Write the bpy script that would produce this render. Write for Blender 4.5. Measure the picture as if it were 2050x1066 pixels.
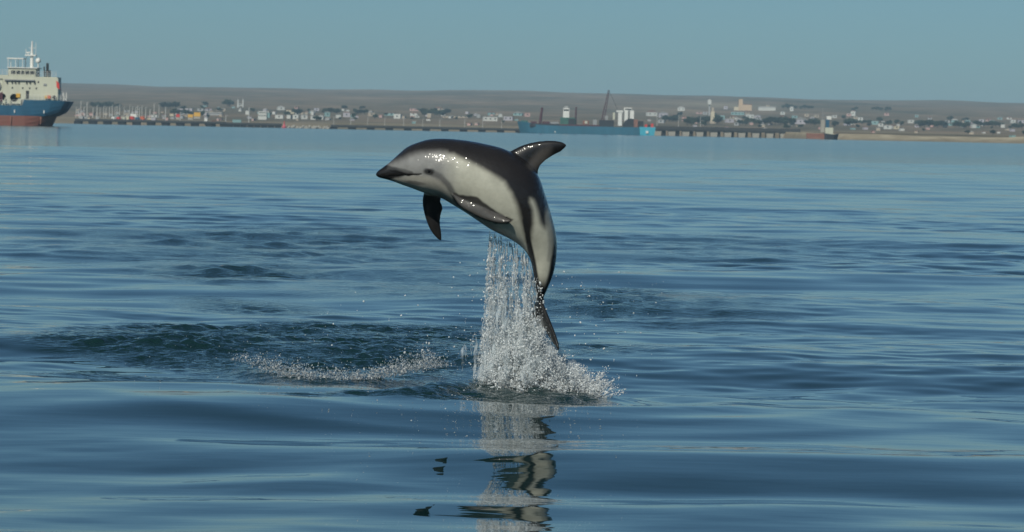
import bpy, math, random
import numpy as np

for o in list(bpy.data.objects):
    bpy.data.objects.remove(o)
R = math.radians
scene = bpy.context.scene
col = scene.collection
random.seed(7)
rng = np.random.default_rng(7)

# ------------------------------------------------------------------ camera
CAM_H = 1.26            # eye height of someone sitting in a small boat
FPX = 8000.0            # focal length in photo pixels (photo is 2050 x 1066)
PITCH = math.atan(272 / 8000.0)
ROLL = math.atan(0.0204)
cam_d = bpy.data.cameras.new('camera')
cam = bpy.data.objects.new('camera', cam_d)
col.objects.link(cam)
scene.camera = cam
cam_d.sensor_width = 36.0
cam_d.lens = 36.0 * FPX / 2050.0
cam_d.clip_start = 0.5
cam_d.clip_end = 40000
cam_d.dof.use_dof = True
cam_d.dof.focus_distance = 18.9
cam_d.dof.aperture_fstop = 19.0
F = np.array([0, math.cos(PITCH), -math.sin(PITCH)])
r0 = np.array([1.0, 0, 0])
u0 = np.array([0, math.sin(PITCH), math.cos(PITCH)])
RX = math.cos(ROLL) * r0 + math.sin(ROLL) * u0
UX = -math.sin(ROLL) * r0 + math.cos(ROLL) * u0
from mathutils import Matrix, Vector
cam.matrix_world = Matrix(((RX[0], UX[0], -F[0], 0), (RX[1], UX[1], -F[1], 0),
                           (RX[2], UX[2], -F[2], CAM_H), (0, 0, 0, 1)))
CAMP = np.array([0, 0, CAM_H])

# ------------------------------------------------------------------ sky, sun, exposure
SUN_EL, SUN_AZ = 40.0, 24.0     # sun stands behind the boat; azimuth measured from straight behind, to the left
world = bpy.data.worlds.new('World')
scene.world = world
world.use_nodes = True
wn = world.node_tree
for n in list(wn.nodes):
    wn.nodes.remove(n)
wo = wn.nodes.new('ShaderNodeOutputWorld')
bg = wn.nodes.new('ShaderNodeBackground')
sky = wn.nodes.new('ShaderNodeTexSky')
sky.sky_type = 'NISHITA'
sky.sun_disc = False
sky.sun_elevation = R(SUN_EL)
sky.sun_rotation = R(180 + SUN_AZ)
sky.air_density = 0.6
sky.dust_density = 0.55
sky.ozone_density = 6.0
bg.inputs['Strength'].default_value = 0.058
tint = wn.nodes.new('ShaderNodeMix'); tint.data_type = 'RGBA'; tint.blend_type = 'MULTIPLY'; tint.inputs[0].default_value = 1.0
tint.inputs[7].default_value = (0.88, 1.09, 0.975, 1)      # the photograph's slightly green white balance, all round the sky
wn.links.new(sky.outputs[0], tint.inputs[6])
wn.links.new(tint.outputs[2], bg.inputs['Color'])
wn.links.new(bg.outputs[0], wo.inputs['Surface'])

sl = bpy.data.lights.new('sun', 'SUN')
sl.energy = 3.7
sl.angle = R(0.5)
sl.color = (1.0, 0.96, 0.84)
sun = bpy.data.objects.new('sun', sl)
col.objects.link(sun)
sdir = np.array([-math.sin(R(SUN_AZ)) * math.cos(R(SUN_EL)), -math.cos(R(SUN_AZ)) * math.cos(R(SUN_EL)), math.sin(R(SUN_EL))])
sun.rotation_euler = Vector((-sdir[0], -sdir[1], -sdir[2])).to_track_quat('-Z', 'Y').to_euler()
sun.location = (0, -20, 40)

scene.view_settings.view_transform = 'Standard'
scene.view_settings.look = 'None'
scene.view_settings.gamma = 1.0
scene.view_settings.exposure = 0.0
scene.view_settings.use_curve_mapping = False
scene.render.engine = 'CYCLES'
cy = scene.cycles
cy.max_bounces = 10
cy.transmission_bounces = 6
cy.glossy_bounces = 4
cy.diffuse_bounces = 7
cy.volume_bounces = 3
cy.transparent_max_bounces = 48
cy.caustics_reflective = False
cy.caustics_refractive = False
cy.use_denoising = True
cy.sample_clamp_indirect = 4.0


# ------------------------------------------------------------------ photo pixel -> world
def ray(x, y):
    return F + (x - 1025) / FPX * RX + (533 - y) / FPX * UX

def on_plane(x, y, Y):
    """point seen at pixel (x, y) that stands at distance Y"""
    d = ray(x, y)
    return CAMP + d * (Y / d[1])

def on_water(x, y):
    d = ray(x, y)
    return CAMP + d * (-CAM_H / d[2])

def hor(x):
    return 261 + 0.0204 * (x - 1025)


# ------------------------------------------------------------------ helpers
def tag(o, label=None, cat=None, group=None, kind=None):
    if label: o['label'] = label
    if cat: o['category'] = cat
    if group: o['group'] = group
    if kind: o['kind'] = kind
    return o

def empty(name, loc, rz=0.0):
    o = bpy.data.objects.new(name, None)
    o.empty_display_size = 0.2
    col.objects.link(o)
    o.location = loc
    o.rotation_euler = (0, 0, rz)
    return o

def fast_mesh(name, V, Fc, smooth=True):
    """V (n,3), Fc (m,k) with constant k"""
    me = bpy.data.meshes.new(name)
    V = np.ascontiguousarray(V, dtype=np.float32)
    Fc = np.ascontiguousarray(Fc, dtype=np.int32)
    m, k = Fc.shape
    me.vertices.add(len(V)); me.vertices.foreach_set('co', V.ravel())
    me.loops.add(m * k); me.loops.foreach_set('vertex_index', Fc.ravel())
    me.polygons.add(m)
    me.polygons.foreach_set('loop_start', np.arange(0, m * k, k, dtype=np.int32))
    me.polygons.foreach_set('loop_total', np.full(m, k, dtype=np.int32))
    me.polygons.foreach_set('use_smooth', np.full(m, smooth, dtype=bool))
    me.update(calc_edges=True)
    return me

def link(name, me, mat, parent=None, loc=None):
    o = bpy.data.objects.new(name, me)
    col.objects.link(o)
    if mat is not None:
        me.materials.append(mat)
    if parent is not None:
        o.parent = parent
    if loc is not None:
        o.location = loc
    return o

class MB:
    """collects shapes for one mesh object"""
    def __init__(s):
        s.v = []; s.f = []
    def add(s, V, Fc):
        b = len(s.v)
        s.v += [tuple(p) for p in V]
        s.f += [tuple(i + b for i in q) for q in Fc]
        return s
    def box(s, x0, x1, y0, y1, z0, z1):
        V = [(x0,y0,z0),(x1,y0,z0),(x1,y1,z0),(x0,y1,z0),(x0,y0,z1),(x1,y0,z1),(x1,y1,z1),(x0,y1,z1)]
        return s.add(V, [(0,3,2,1),(4,5,6,7),(0,1,5,4),(1,2,6,5),(2,3,7,6),(3,0,4,7)])
    def prism(s, pts, y0, y1):
        """polygon of (x, z) extruded along y"""
        n = len(pts)
        V = [(x, y0, z) for x, z in pts] + [(x, y1, z) for x, z in pts]
        return s.add(V, [tuple(range(n)), tuple(range(2*n-1, n-1, -1))] +
                     [((i+1) % n, i, n+i, n+(i+1) % n) for i in range(n)])
    def tube(s, a, b, ra, rb=None, n=7):
        rb = ra if rb is None else rb
        a = np.array(a, float); b = np.array(b, float)
        d = b - a; d /= np.linalg.norm(d)
        t = np.array([1.0,0,0]) if abs(d[0]) < .8 else np.array([0,1.0,0])
        p = np.cross(d, t); p /= np.linalg.norm(p); q = np.cross(d, p)
        V = []
        for c, rr in ((a, ra), (b, rb)):
            for i in range(n):
                an = 2*math.pi*i/n
                V.append(c + rr*(math.cos(an)*p + math.sin(an)*q))
        return s.add(V, [tuple(range(n-1,-1,-1)), tuple(range(n, 2*n))] + [(i,(i+1)%n,n+(i+1)%n,n+i) for i in range(n)])
    def lathe(s, c, prof, n=10, axis='z'):
        """prof: (r, h)"""
        V = []
        for rr, h in prof:
            for i in range(n):
                an = 2*math.pi*i/n
                if axis == 'z': V.append((c[0]+rr*math.cos(an), c[1]+rr*math.sin(an), c[2]+h))
                else: V.append((c[0]+rr*math.cos(an), c[1]+h, c[2]+rr*math.sin(an)))
        m = len(prof)
        Fc = [(k*n+i, k*n+(i+1)%n, (k+1)*n+(i+1)%n, (k+1)*n+i) for k in range(m-1) for i in range(n)]
        Fc += [tuple(range(n-1,-1,-1)), tuple(range((m-1)*n, m*n))]
        return s.add(V, Fc)
    def mesh(s, name, smooth=False):
        me = bpy.data.meshes.new(name)
        me.from_pydata(s.v, [], s.f)
        import bmesh
        bm = bmesh.new(); bm.from_mesh(me)
        bmesh.ops.recalc_face_normals(bm, faces=bm.faces)
        bm.to_mesh(me); bm.free()
        if smooth:
            for p in me.polygons: p.use_smooth = True
        me.update()
        return me
    def build(s, name, mat, parent=None, smooth=False, loc=None):
        return link(name, s.mesh(name, smooth), mat, parent, loc)

def copy_tree(o, parent=None):
    c = o.copy(); col.objects.link(c); c.parent = parent
    for ch in list(o.children):
        copy_tree(ch, c)
    return c

def catmull(P, t):
    P = np.asarray(P, float); n = len(P)
    t = np.clip(np.asarray(t, float), 0, n-1-1e-9)
    i = t.astype(int); f = (t - i)[:, None]
    p0 = P[np.maximum(i-1, 0)]; p1 = P[i]; p2 = P[np.minimum(i+1, n-1)]; p3 = P[np.minimum(i+2, n-1)]
    return 0.5*((2*p1) + (-p0+p2)*f + (2*p0-5*p1+4*p2-p3)*f*f + (-p0+3*p1-3*p2+p3)*f**3)

def smooth01(a, b, x):
    t = np.clip((x-a)/(b-a), 0, 1)
    return t*t*(3-2*t)

def poly_sd(pts, X, Y):
    """signed distance to polygon, positive inside"""
    P = np.asarray(pts, float); n = len(P)
    d = np.full(X.shape, 1e18); ins = np.zeros(X.shape, bool)
    for i in range(n):
        ax, ay = P[i]; bx, by = P[(i+1) % n]
        ex, ey = bx-ax, by-ay
        t = np.clip(((X-ax)*ex + (Y-ay)*ey) / (ex*ex+ey*ey+1e-12), 0, 1)
        d = np.minimum(d, (X-ax-t*ex)**2 + (Y-ay-t*ey)**2)
        c = (ay > Y) != (by > Y)
        ins ^= c & (X < (bx-ax)*(Y-ay)/((by-ay) if by != ay else 1e-12) + ax)
    d = np.sqrt(d)
    return np.where(ins, d, -d)

def line_d(pts, X, Y):
    P = np.asarray(pts, float)
    d = np.full(X.shape, 1e18); w = np.zeros(X.shape); n = len(P)
    for i in range(n-1):
        ax, ay = P[i][:2]; bx, by = P[i+1][:2]
        ex, ey = bx-ax, by-ay
        t = np.clip(((X-ax)*ex + (Y-ay)*ey) / (ex*ex+ey*ey+1e-12), 0, 1)
        q = (X-ax-t*ex)**2 + (Y-ay-t*ey)**2
        w = np.where(q < d, (i+t)/(n-1), w)
        d = np.minimum(d, q)
    return np.sqrt(d), w


# ------------------------------------------------------------------ materials
def mat_new(name):
    m = bpy.data.materials.new(name); m.use_nodes = True
    nt = m.node_tree
    return m, nt, nt.nodes['Principled BSDF']

def paint(name, c, rough=0.5, var=0.15, scale=2.0, c2=None, spec=0.4, metallic=0.0, streak=False):
    """painted surface with worn, uneven colour"""
    m, nt, b = mat_new(name)
    tc = nt.nodes.new('ShaderNodeTexCoord')
    mp = nt.nodes.new('ShaderNodeMapping')
    mp.inputs['Scale'].default_value = (1, 1, 0.25) if streak else (1, 1, 1)
    nz = nt.nodes.new('ShaderNodeTexNoise')
    nz.inputs['Scale'].default_value = scale; nz.inputs['Detail'].default_value = 6
    nt.links.new(tc.outputs['Object'], mp.inputs[0]); nt.links.new(mp.outputs[0], nz.inputs[0])
    rp = nt.nodes.new('ShaderNodeValToRGB')
    rp.color_ramp.elements[0].position = 0.3; rp.color_ramp.elements[1].position = 0.7
    c2 = c2 if c2 else tuple(v*(1-2*var) for v in c)
    rp.color_ramp.elements[0].color = (*c2, 1); rp.color_ramp.elements[1].color = (*c, 1)
    nt.links.new(nz.outputs[0], rp.inputs[0]); nt.links.new(rp.outputs[0], b.inputs['Base Color'])
    b.inputs['Roughness'].default_value = rough
    b.inputs['Specular IOR Level'].default_value = spec
    b.inputs['Metallic'].default_value = metallic
    return m

# ------------------------------------------------------------------ water
WSEED = 24
def build_water():
    # rows: distance from the boat, finest where the animal leaps; columns: bearing
    rows = [2.0]
    while rows[-1] < 9600:
        r = rows[-1]
        k = 0.05 if r < 9 else 0.0026 if r < 15.5 else 0.0013 if r < 19 else 0.0009 if r < 25.5 else 0.0013 if r < 28 else 0.0024 if r < 70 else 0.0055 if r < 200 else 0.012 if r < 800 else 0.05
        rows.append(r*(1+k))
    rows = np.array(rows)
    a = [0.0]
    while a[-1] < 180:
        x = a[-1]
        a.append(x + (0.053 if x < 8.6 else 0.25 if x < 14 else 1.5 if x < 30 else 10))
    a = np.array(a[:-1])
    az = np.radians(np.concatenate([-a[:0:-1], a, ]))
    RR, AZ = np.meshgrid(rows, az, indexing='ij')
    X = RR*np.sin(AZ); Y = RR*np.cos(AZ)
    nr, nc = RR.shape
    sp = np.gradient(rows)[:, None]              # row spacing
    Z = np.zeros_like(X)
    # slow fields that vary the liveliness of the surface
    def field(seed, lo, hi, n=14, aniso=1.0):
        g = np.random.default_rng(seed); f = np.zeros_like(X)
        for _ in range(n):
            L = math.exp(g.uniform(math.log(lo), math.log(hi))); th = g.uniform(0, 2*math.pi)
            f += np.sin(2*math.pi/L*(X*math.cos(th)/aniso + Y*math.sin(th)) + g.uniform(0, 6.28))
        return f/math.sqrt(n/2)
    live = 0.5+0.5*np.tanh(1.2*field(3, 5, 30))
    live *= smooth01(18, 27, RR)*0.85+0.15
    # --- ambient waves: glassy undulation plus small ripples
    g = np.random.default_rng(WSEED)
    def add(n, lo, hi, slope, spread, mask=1.0, centre=0.0, sharp=False):
        nonlocal Z
        acc = np.zeros_like(X)
        for _ in range(n):
            L = math.exp(g.uniform(math.log(lo), math.log(hi)))
            th = R(g.normal(centre, spread)); k = 2*math.pi/L
            amp = slope*math.sqrt(2)/math.sqrt(n)/k
            fade = np.clip(L/(3.0*sp)-0.6, 0, 1)
            ph = k*(X*math.sin(th)+Y*math.cos(th)) + g.uniform(0, 6.28)
            s_ = np.sin(ph)
            if sharp: s_ = s_ + 0.25*np.cos(2*ph)
            acc += amp*fade*s_
        Z += acc*mask
    add(16, 2.2, 7.0, 0.024, 34)
    add(30, 0.7, 2.2, 0.038, 42, (0.6+0.4*live)*(1-0.25*smooth01(24, 60, RR)))
    add(34, 0.22, 0.7, 0.074, 50, live)
    # --- disturbed water
    chop = np.zeros_like(X)
    def patch(px, soft, val):
        P = [on_water(x, y)[:2] for x, y in px]
        m = smooth01(-soft, soft, poly_sd(P, X, Y))*val
        np.maximum(chop, m, out=chop)
    patch([(70,686),(180,664),(330,650),(480,656),(620,644),(800,650),(965,645),(985,720),(880,746),(760,766),(640,778),(560,764),(480,746),(330,724),(220,702)], 0.35, 1.0)
    patch([(340,534),(560,532),(640,556),(470,566),(380,560)], 0.8, 0.95)
    patch([(400,592),(560,606),(620,622),(450,618)], 0.5, 0.9)
    patch([(1120,566),(1250,570),(1345,590),(1330,622),(1200,628),(1120,612)], 0.6, 1.0)
    patch([(1330,590),(1480,590),(1500,640),(1340,650)], 0.8, 0.5)
    patch([(1110,692),(1250,694),(1300,706),(1200,716),(1110,718)], 0.3, 0.55)
    patch([(760,500),(960,500),(980,600),(700,590)], 1.5, 0.4)
    patch([(250,470),(620,455),(800,470),(760,520),(420,525),(270,500)], 2.5, 0.6)
    patch([(1150,480),(1500,470),(1700,490),(1600,520),(1250,520)], 2.5, 0.30)
    patch([(500,806),(700,802),(850,800),(900,790),(900,818),(700,814),(520,812)], 0.10, 0.5)
    patch([(820,815),(850,785),(930,768),(1010,770),(1200,800),(1185,818),(1000,824),(880,822)], 0.12, 0.9)
    patch([(50,742),(240,744),(420,748),(420,756),(240,752),(50,747)], 0.1, 0.45)
    brk = 0.62+0.38*np.tanh(1.5*field(5, 0.5, 2.2, 18, 1.0))
    add(46, 0.11, 0.40, 0.22, 75, chop*brk, 0, True)
    add(60, 0.05, 0.11, 0.34, 90, chop*brk)
    add(40, 0.30, 1.1, 0.22, 60, chop*brk*smooth01(27, 33, RR), 0, True)
    # --- ring crest thrown up round the splash, mound where the animal broke the surface
    def ridge(px, width, h):
        nonlocal Z
        P = [on_water(x, y)[:2] for x, y in px]
        d, w = line_d(P, X, Y)
        Z += h*np.exp(-(d/width)**2)*np.clip(np.sin(math.pi*np.clip(w, 0.02, 0.98))*1.6, 0, 1)
    ridge([(470,730),(520,748),(580,762),(660,770),(760,764),(880,742)], 0.16, 0.035)
    ridge([(60,746),(240,749),(480,752)], 0.10, 0.012)
    ridge([(500,810),(650,808),(830,808),(900,812)], 0.10, 0.014)
    ridge([(800,815),(900,800),(960,790),(1020,790)], 0.13, 0.055)
    c = on_water(1075, 800)
    rr = np.hypot(X-c[0], Y-c[1])
    Z += 0.045*np.exp(-((rr-0.02)/0.30)**2)*(0.7+0.3*np.sin(X*31+Y*17)) - 0.015*np.exp(-((rr-0.6)/0.2)**2)
    for k_, a_ in ((0.95, 0.006), (1.5, 0.005), (2.1, 0.004)):
        Z += a_*np.exp(-((rr-k_)/0.16)**2)
    V = np.stack([X, Y, Z], -1).reshape(-1, 3)
    idx = np.arange(nr*nc).reshape(nr, nc)
    q = np.stack([idx[:-1, :-1], idx[:-1, 1:], idx[1:, 1:], idx[1:, :-1]], -1).reshape(-1, 4)[:, ::-1]
    wrap = np.stack([idx[:-1, -1], idx[:-1, 0], idx[1:, 0], idx[1:, -1]], -1)[:, ::-1]
    q = np.concatenate([q, wrap])
    me = fast_mesh('sea_water', V, q)
    me.attributes.new('chop', 'FLOAT', 'POINT').data.foreach_set('value', chop.astype(np.float32).ravel())
    rough = 0.015 + 0.078*smooth01(25, 420, RR)**0.8
    me.attributes.new('rough', 'FLOAT', 'POINT').data.foreach_set('value', rough.astype(np.float32).ravel())
    m, nt, b = mat_new('sea_water')
    b.inputs['Base Color'].default_value = (0.007, 0.025, 0.027, 1)
    b.inputs['IOR'].default_value = 1.333
    b.inputs['Specular IOR Level'].default_value = 0.5
    at = nt.nodes.new('ShaderNodeAttribute'); at.attribute_name = 'rough'
    ac = nt.nodes.new('ShaderNodeAttribute'); ac.attribute_name = 'chop'
    nt.links.new(at.outputs['Fac'], b.inputs['Roughness'])
    tc = nt.nodes.new('ShaderNodeTexCoord')
    def noise(sc, det, sx=1, sy=1):
        mp = nt.nodes.new('ShaderNodeMapping'); mp.inputs['Scale'].default_value = (sx, sy, 1)
        nz = nt.nodes.new('ShaderNodeTexNoise'); nz.inputs['Scale'].default_value = sc; nz.inputs['Detail'].default_value = det
        nt.links.new(tc.outputs['Object'], mp.inputs[0]); nt.links.new(mp.outputs[0], nz.inputs[0])
        return nz
    n1 = noise(20, 3, 0.8, 1.0)        # fine wavelets in the churned water
    n2 = noise(1.1, 4, 0.45, 1.0)      # broad wavelets everywhere
    bp = nt.nodes.new('ShaderNodeBump'); bp.inputs['Distance'].default_value = 0.03
    nt.links.new(n1.outputs[0], bp.inputs['Height'])
    mu = nt.nodes.new('ShaderNodeMath'); mu.operation = 'MULTIPLY'; mu.inputs[1].default_value = 1.0
    nt.links.new(ac.outputs['Fac'], mu.inputs[0]); nt.links.new(mu.outputs[0], bp.inputs['Strength'])
    b2 = nt.nodes.new('ShaderNodeBump'); b2.inputs['Distance'].default_value = 0.25
    mu2 = nt.nodes.new('ShaderNodeMath'); mu2.operation = 'MULTIPLY'; mu2.inputs[1].default_value = 2.2
    mu2.use_clamp = True
    nt.links.new(at.outputs['Fac'], mu2.inputs[0]); nt.links.new(mu2.outputs[0], b2.inputs['Strength'])
    nt.links.new(n2.outputs[0], b2.inputs['Height']); nt.links.new(bp.outputs[0], b2.inputs['Normal'])
    nt.links.new(b2.outputs[0], b.inputs['Normal'])
    o = link('sea_water', me, m)
    tag(o, 'calm blue sea with small ripples under the leaping dolphin', 'water', kind='structure')
build_water()

# ------------------------------------------------------------------ land: low town shore rising to a dry plateau
PROF_D = [1500, 1690, 1700, 1712, 1800, 2300, 2800, 3500, 4500, 5500, 7000, 7700, 9200]
PROF_Z = [-2.0, -1.2, 0.2, 2.4, 3.0, 4.4, 8.0, 16.0, 31.5, 47.5, 67.5, 69.0, 40.0]
def shore(x_over_d):
    """distance of the waterline for a bearing: nearer on the right, where the bluff is"""
    return 2080 - 330*smooth01(0.055, 0.085, np.asarray(x_over_d, float))
def land_z(X, D):
    X = np.asarray(X, float); D = np.asarray(D, float)
    s = shore(X/D)
    d2 = np.where(D < 2800, 1700 + (D-s)*(2800-1700)/(2800-s), D)
    z = np.interp(d2, PROF_D, PROF_Z)
    up = smooth01(2300, 6500, D)
    z = z + up*(1.4*np.sin(X/310+1)+1.2*np.sin(X/137+D/900)+0.8*np.sin(X/61+2)+0.35*np.sin(X/23)) + 0.5*np.sin(X/37+D/55)*smooth01(1720, 1900, d2)
    z = z + 0.7*np.sin(X/17.0+0.7*np.sin(X/7.0))*np.exp(-((d2-1716)/12)**2)
    return z
def build_land():
    d = np.concatenate([np.array([0, 5, 10, 14, 20, 30, 45, 70, 100, 150, 220, 300]), np.geomspace(420, 7300, 60)])
    az = np.linspace(-0.42, 0.42, 521)
    DD, AA = np.meshgrid(d, az, indexing='ij')
    D = shore(AA)-8+DD
    X = AA*D
    Z = land_z(X, D)
    nr, nc = D.shape
    V = np.stack([X, D, Z], -1).reshape(-1, 3)
    idx = np.arange(nr*nc).reshape(nr, nc)
    q = np.stack([idx[:-1, :-1], idx[:-1, 1:], idx[1:, 1:], idx[1:, :-1]], -1).reshape(-1, 4)
    me = fast_mesh('coastal_land', V, q)
    sand = np.exp(-((DD-26)/16)**2)*smooth01(0.05, 0.08, AA)
    sand = np.maximum(sand, 0.75*np.exp(-((D-4500)/420)**2)*np.exp(-((AA-0.046)/0.016)**2)*(0.5+0.5*np.sin(X/41+D/230)))
    sand = np.maximum(sand, 0.35*np.exp(-((D-2150)/90)**2))
    me.attributes.new('sand', 'FLOAT', 'POINT').data.foreach_set('value', sand.astype(np.float32).ravel())
    m, nt, b = mat_new('dry_steppe')
    tc = nt.nodes.new('ShaderNodeTexCoord')
    def nz(sc, det, s=(1, 1, 1)):
        mp = nt.nodes.new('ShaderNodeMapping'); mp.inputs['Scale'].default_value = s
        n = nt.nodes.new('ShaderNodeTexNoise'); n.inputs['Scale'].default_value = sc; n.inputs['Detail'].default_value = det
        nt.links.new(tc.outputs['Object'], mp.inputs[0]); nt.links.new(mp.outputs[0], n.inputs[0]); return n
    n1 = nz(0.004, 8, (1, 0.35, 1)); n2 = nz(0.03, 5, (1, 0.3, 1))
    r1 = nt.nodes.new('ShaderNodeValToRGB')
    e = r1.color_ramp.elements
    e[0].position = 0.32; e[0].color = (0.115, 0.105, 0.075, 1)
    e[1].position = 0.62; e[1].color = (0.225, 0.172, 0.125, 1)
    x = e.new(0.74); x.color = (0.30, 0.24, 0.18, 1)
    nt.links.new(n1.outputs[0], r1.inputs[0])
    r2 = nt.nodes.new('ShaderNodeValToRGB')
    r2.color_ramp.elements[0].position = 0.35; r2.color_ramp.elements[0].color = (0.65, 0.68, 0.62, 1)
    r2.color_ramp.elements[1].position = 0.65; r2.color_ramp.elements[1].color = (1.15, 1.1, 1.05, 1)
    nt.links.new(n2.outputs[0], r2.inputs[0])
    mx = nt.nodes.new('ShaderNodeMix'); mx.data_type = 'RGBA'; mx.blend_type = 'MULTIPLY'; mx.inputs[0].default_value = 1
    nt.links.new(r1.outputs[0], mx.inputs[6]); nt.links.new(r2.outputs[0], mx.inputs[7])
    at = nt.nodes.new('ShaderNodeAttribute'); at.attribute_name = 'sand'
    n3 = nz(0.12, 4)
    r3 = nt.nodes.new('ShaderNodeValToRGB')
    r3.color_ramp.elements[0].position = 0.3; r3.color_ramp.elements[0].color = (0.30, 0.25, 0.17, 1)
    r3.color_ramp.elements[1].position = 0.7; r3.color_ramp.elements[1].color = (0.52, 0.46, 0.33, 1)
    nt.links.new(n3.outputs[0], r3.inputs[0])
    m2 = nt.nodes.new('ShaderNodeMix'); m2.data_type = 'RGBA'
    nt.links.new(at.outputs['Fac'], m2.inputs[0]); nt.links.new(mx.outputs[2], m2.inputs[6]); nt.links.new(r3.outputs[0], m2.inputs[7])
    nt.links.new(m2.outputs[2], b.inputs['Base Color'])
    b.inputs['Roughness'].default_value = 0.95; b.inputs['Specular IOR Level'].default_value = 0.1
    o = link('coastal_land', me, m)
    tag(o, 'dry brown plateau rising behind the harbour town with sandy bluff', 'land', kind='structure')
build_land()

# ------------------------------------------------------------------ dolphin
YD = 18.9
PPM = FPX/YD                       # photo pixels per metre at the animal
def build_dolphin():
    O = on_plane(960, 400, YD)
    ex = on_plane(961, 400, YD)-O; ey = on_plane(960, 401, YD)-O
    def W(P):
        """(px x, px y, lateral px, + = away from the boat) -> local metres"""
        P = np.asarray(P, float)
        w = (P[..., 0:1]-960)*ex + (P[..., 1:2]-400)*ey
        w[..., 1] += P[..., 2]/PPM
        return w
    st = [  # dorsal x,y  ventral x,y  half width
        (752.5,348,752.5,351.5,3.5),(757,342.5,759,356,9),(768,334.5,773,359.5,14),(781,324.5,788,364,19),
        (798,309,805,370.5,29),(816,294.5,825,377.5,39),(837,285.5,846,385.5,48),(862,279,866,391.5,56),
        (893,278,887,399,62),(928,281,908,411.5,66),(966,287.5,932,426,69),(1010,299,957,443,70),(1052,322,982,459.5,68),
        (1077,351,1005,471,63),(1091,388,1027,482.5,55),(1102,424,1045,496,46),(1111.5,460,1057,511,37),
        (1115,490,1064.5,530,29),(1113.5,520,1068,550,23),(1108,548,1071,567,18),(1099,572,1074,586,13),
        (1091,590,1076.5,598,10),(1086,603,1077,606,8),(1083,612,1078,613,4)]
    st = np.array(st, float)
    nS, nA = 200, 72
    S = catmull(st, np.linspace(0, len(st)-1, nS))
    ph = np.linspace(0, 2*math.pi, nA, endpoint=False)
    mid = (S[:, 0:2]+S[:, 2:4])/2; up = (S[:, 0:2]-S[:, 2:4])/2
    c, s = np.cos(ph), np.sin(ph)
    cs = np.sign(c)*np.abs(c)**0.97
    V = np.zeros((nS, nA, 3))
    V[..., 0:2] = mid[:, None]+up[:, None]*cs[None, :, None]
    wl = S[:, 4:5]*np.sign(s)*np.abs(s)**0.95
    # widest a little below mid height on the chest, keel-like ridge towards the tail
    V[..., 2] = wl
    parts_v = [W(V).reshape(-1, 3)]
    idx = np.arange(nS*nA).reshape(nS, nA); nx = np.roll(idx, -1, 1)
    parts_f = [np.stack([idx[:-1], nx[:-1], nx[1:], idx[1:]], -1).reshape(-1, 4).tolist() + [idx[0].tolist()[::-1], idx[-1].tolist()]]
    def fin(lead, trail, thick, depth_fn, sweepn=40, m=18):
        """lead / trail: edge polylines root -> tip in px; thick: half thickness px at root, tip"""
        t = np.linspace(0, 1, sweepn)
        A = catmull(lead, t*(len(lead)-1)); B = catmull(trail, t*(len(trail)-1))
        u = np.concatenate([np.linspace(0, 1, m), np.linspace(1, 0, m)[1:-1]])
        sg = np.concatenate([np.ones(m), -np.ones(m-2)])
        prof = sg*(np.sqrt(np.clip(u, 0, 1))*(1-u)*2.2+0.10*np.sin(math.pi*u))
        G = np.zeros((sweepn, len(u), 3))
        for i in range(sweepn):
            th = thick[0]*(1-t[i])**0.8+thick[1]
            base = A[i][None]*(1-u[:, None])+B[i][None]*u[:, None]
            G[i, :, :2] = base[:, :2]
            G[i, :, 2] = depth_fn(t[i], u) + th*prof if base.shape[1] == 2 else base[:, 2] + th*prof
        parts_v.append(W(G).reshape(-1, 3))
        n2 = len(u)
        ix = np.arange(sweepn*n2).reshape(sweepn, n2); nn = np.roll(ix, -1, 1)
        parts_f.append(np.stack([ix[:-1], nn[:-1], nn[1:], ix[1:]], -1).reshape(-1, 4).tolist()+[ix[0].tolist()[::-1], ix[-1].tolist()])
    # dorsal fin
    fin([(1008,312),(1024,302),(1048,290.5),(1074,284),(1100,282),(1122,284),(1133,289.5)],
        [(1078,372),(1077,350),(1079,338),(1087,326),(1106,312.5),(1124,303),(1134,293)], (13, 2.2), lambda t, u: 0*u)
    # near flipper, swept back along the flank
    fin([(904,388),(921,411.5),(943,425.5),(968,437.5),(992,444.5),(1012,445.5),(1022,441.5)],
        [(914,382),(930,391),(950,393),(962,400),(984,419.5),(1006,431),(1022.5,438.5)], (4.5, 1.8),
        lambda t, u: -46-22*t**0.8+u*6)
    # far flipper, hanging down
    fin([(850,376),(846,392),(844.5,408),(849,433),(859,460),(872,478),(881,484.5)],
        [(886,388),(882,404),(886.5,417),(882,434),(881,450),(883,465),(883.5,481)], (8, 2.0),
        lambda t, u: 30+34*t**0.8)
    # tail flukes: lateral axis turned so that the near fluke shows; both swept back
    for sd in (-1, 1):
        def fl(l, b, d=0):
            # l: along the span (px), b: back along the tail (px)
            return (1081 - sd*l*0.45 - 0.04*b, 598+b, sd*l*0.88 + d)
        Ld = [fl(-8, -6), fl(6, 4), fl(24, 20), fl(46, 42), fl(70, 66), fl(86, 86), fl(90, 99)]
        Tr = [fl(-8, 52), fl(6, 53), fl(24, 63), fl(44, 75), (*fl(64, 87),), fl(80, 95), fl(88, 101)]
        t = np.linspace(0, 1, 40)
        A = catmull(Ld, t*6); B = catmull(Tr, t*6)
        u = np.concatenate([np.linspace(0, 1, 16), np.linspace(1, 0, 16)[1:-1]])
        sg = np.concatenate([np.ones(16), -np.ones(14)])
        prof = sg*(np.sqrt(u)*(1-u)*2.2+0.10*np.sin(math.pi*u))
        G = A[:, None]*(1-u[None, :, None])+B[:, None]*u[None, :, None]
        nrm = np.array([0.90, 0, 0.42])     # thickness direction, square to span and tail axis
        th = (6.5*(1-t)**0.8+1.8)[:, None]*prof[None]
        G = G+th[..., None]*nrm
        parts_v.append(W(G).reshape(-1, 3))
        n2 = len(u); ix = np.arange(40*n2).reshape(40, n2); nn = np.roll(ix, -1, 1)
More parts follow.
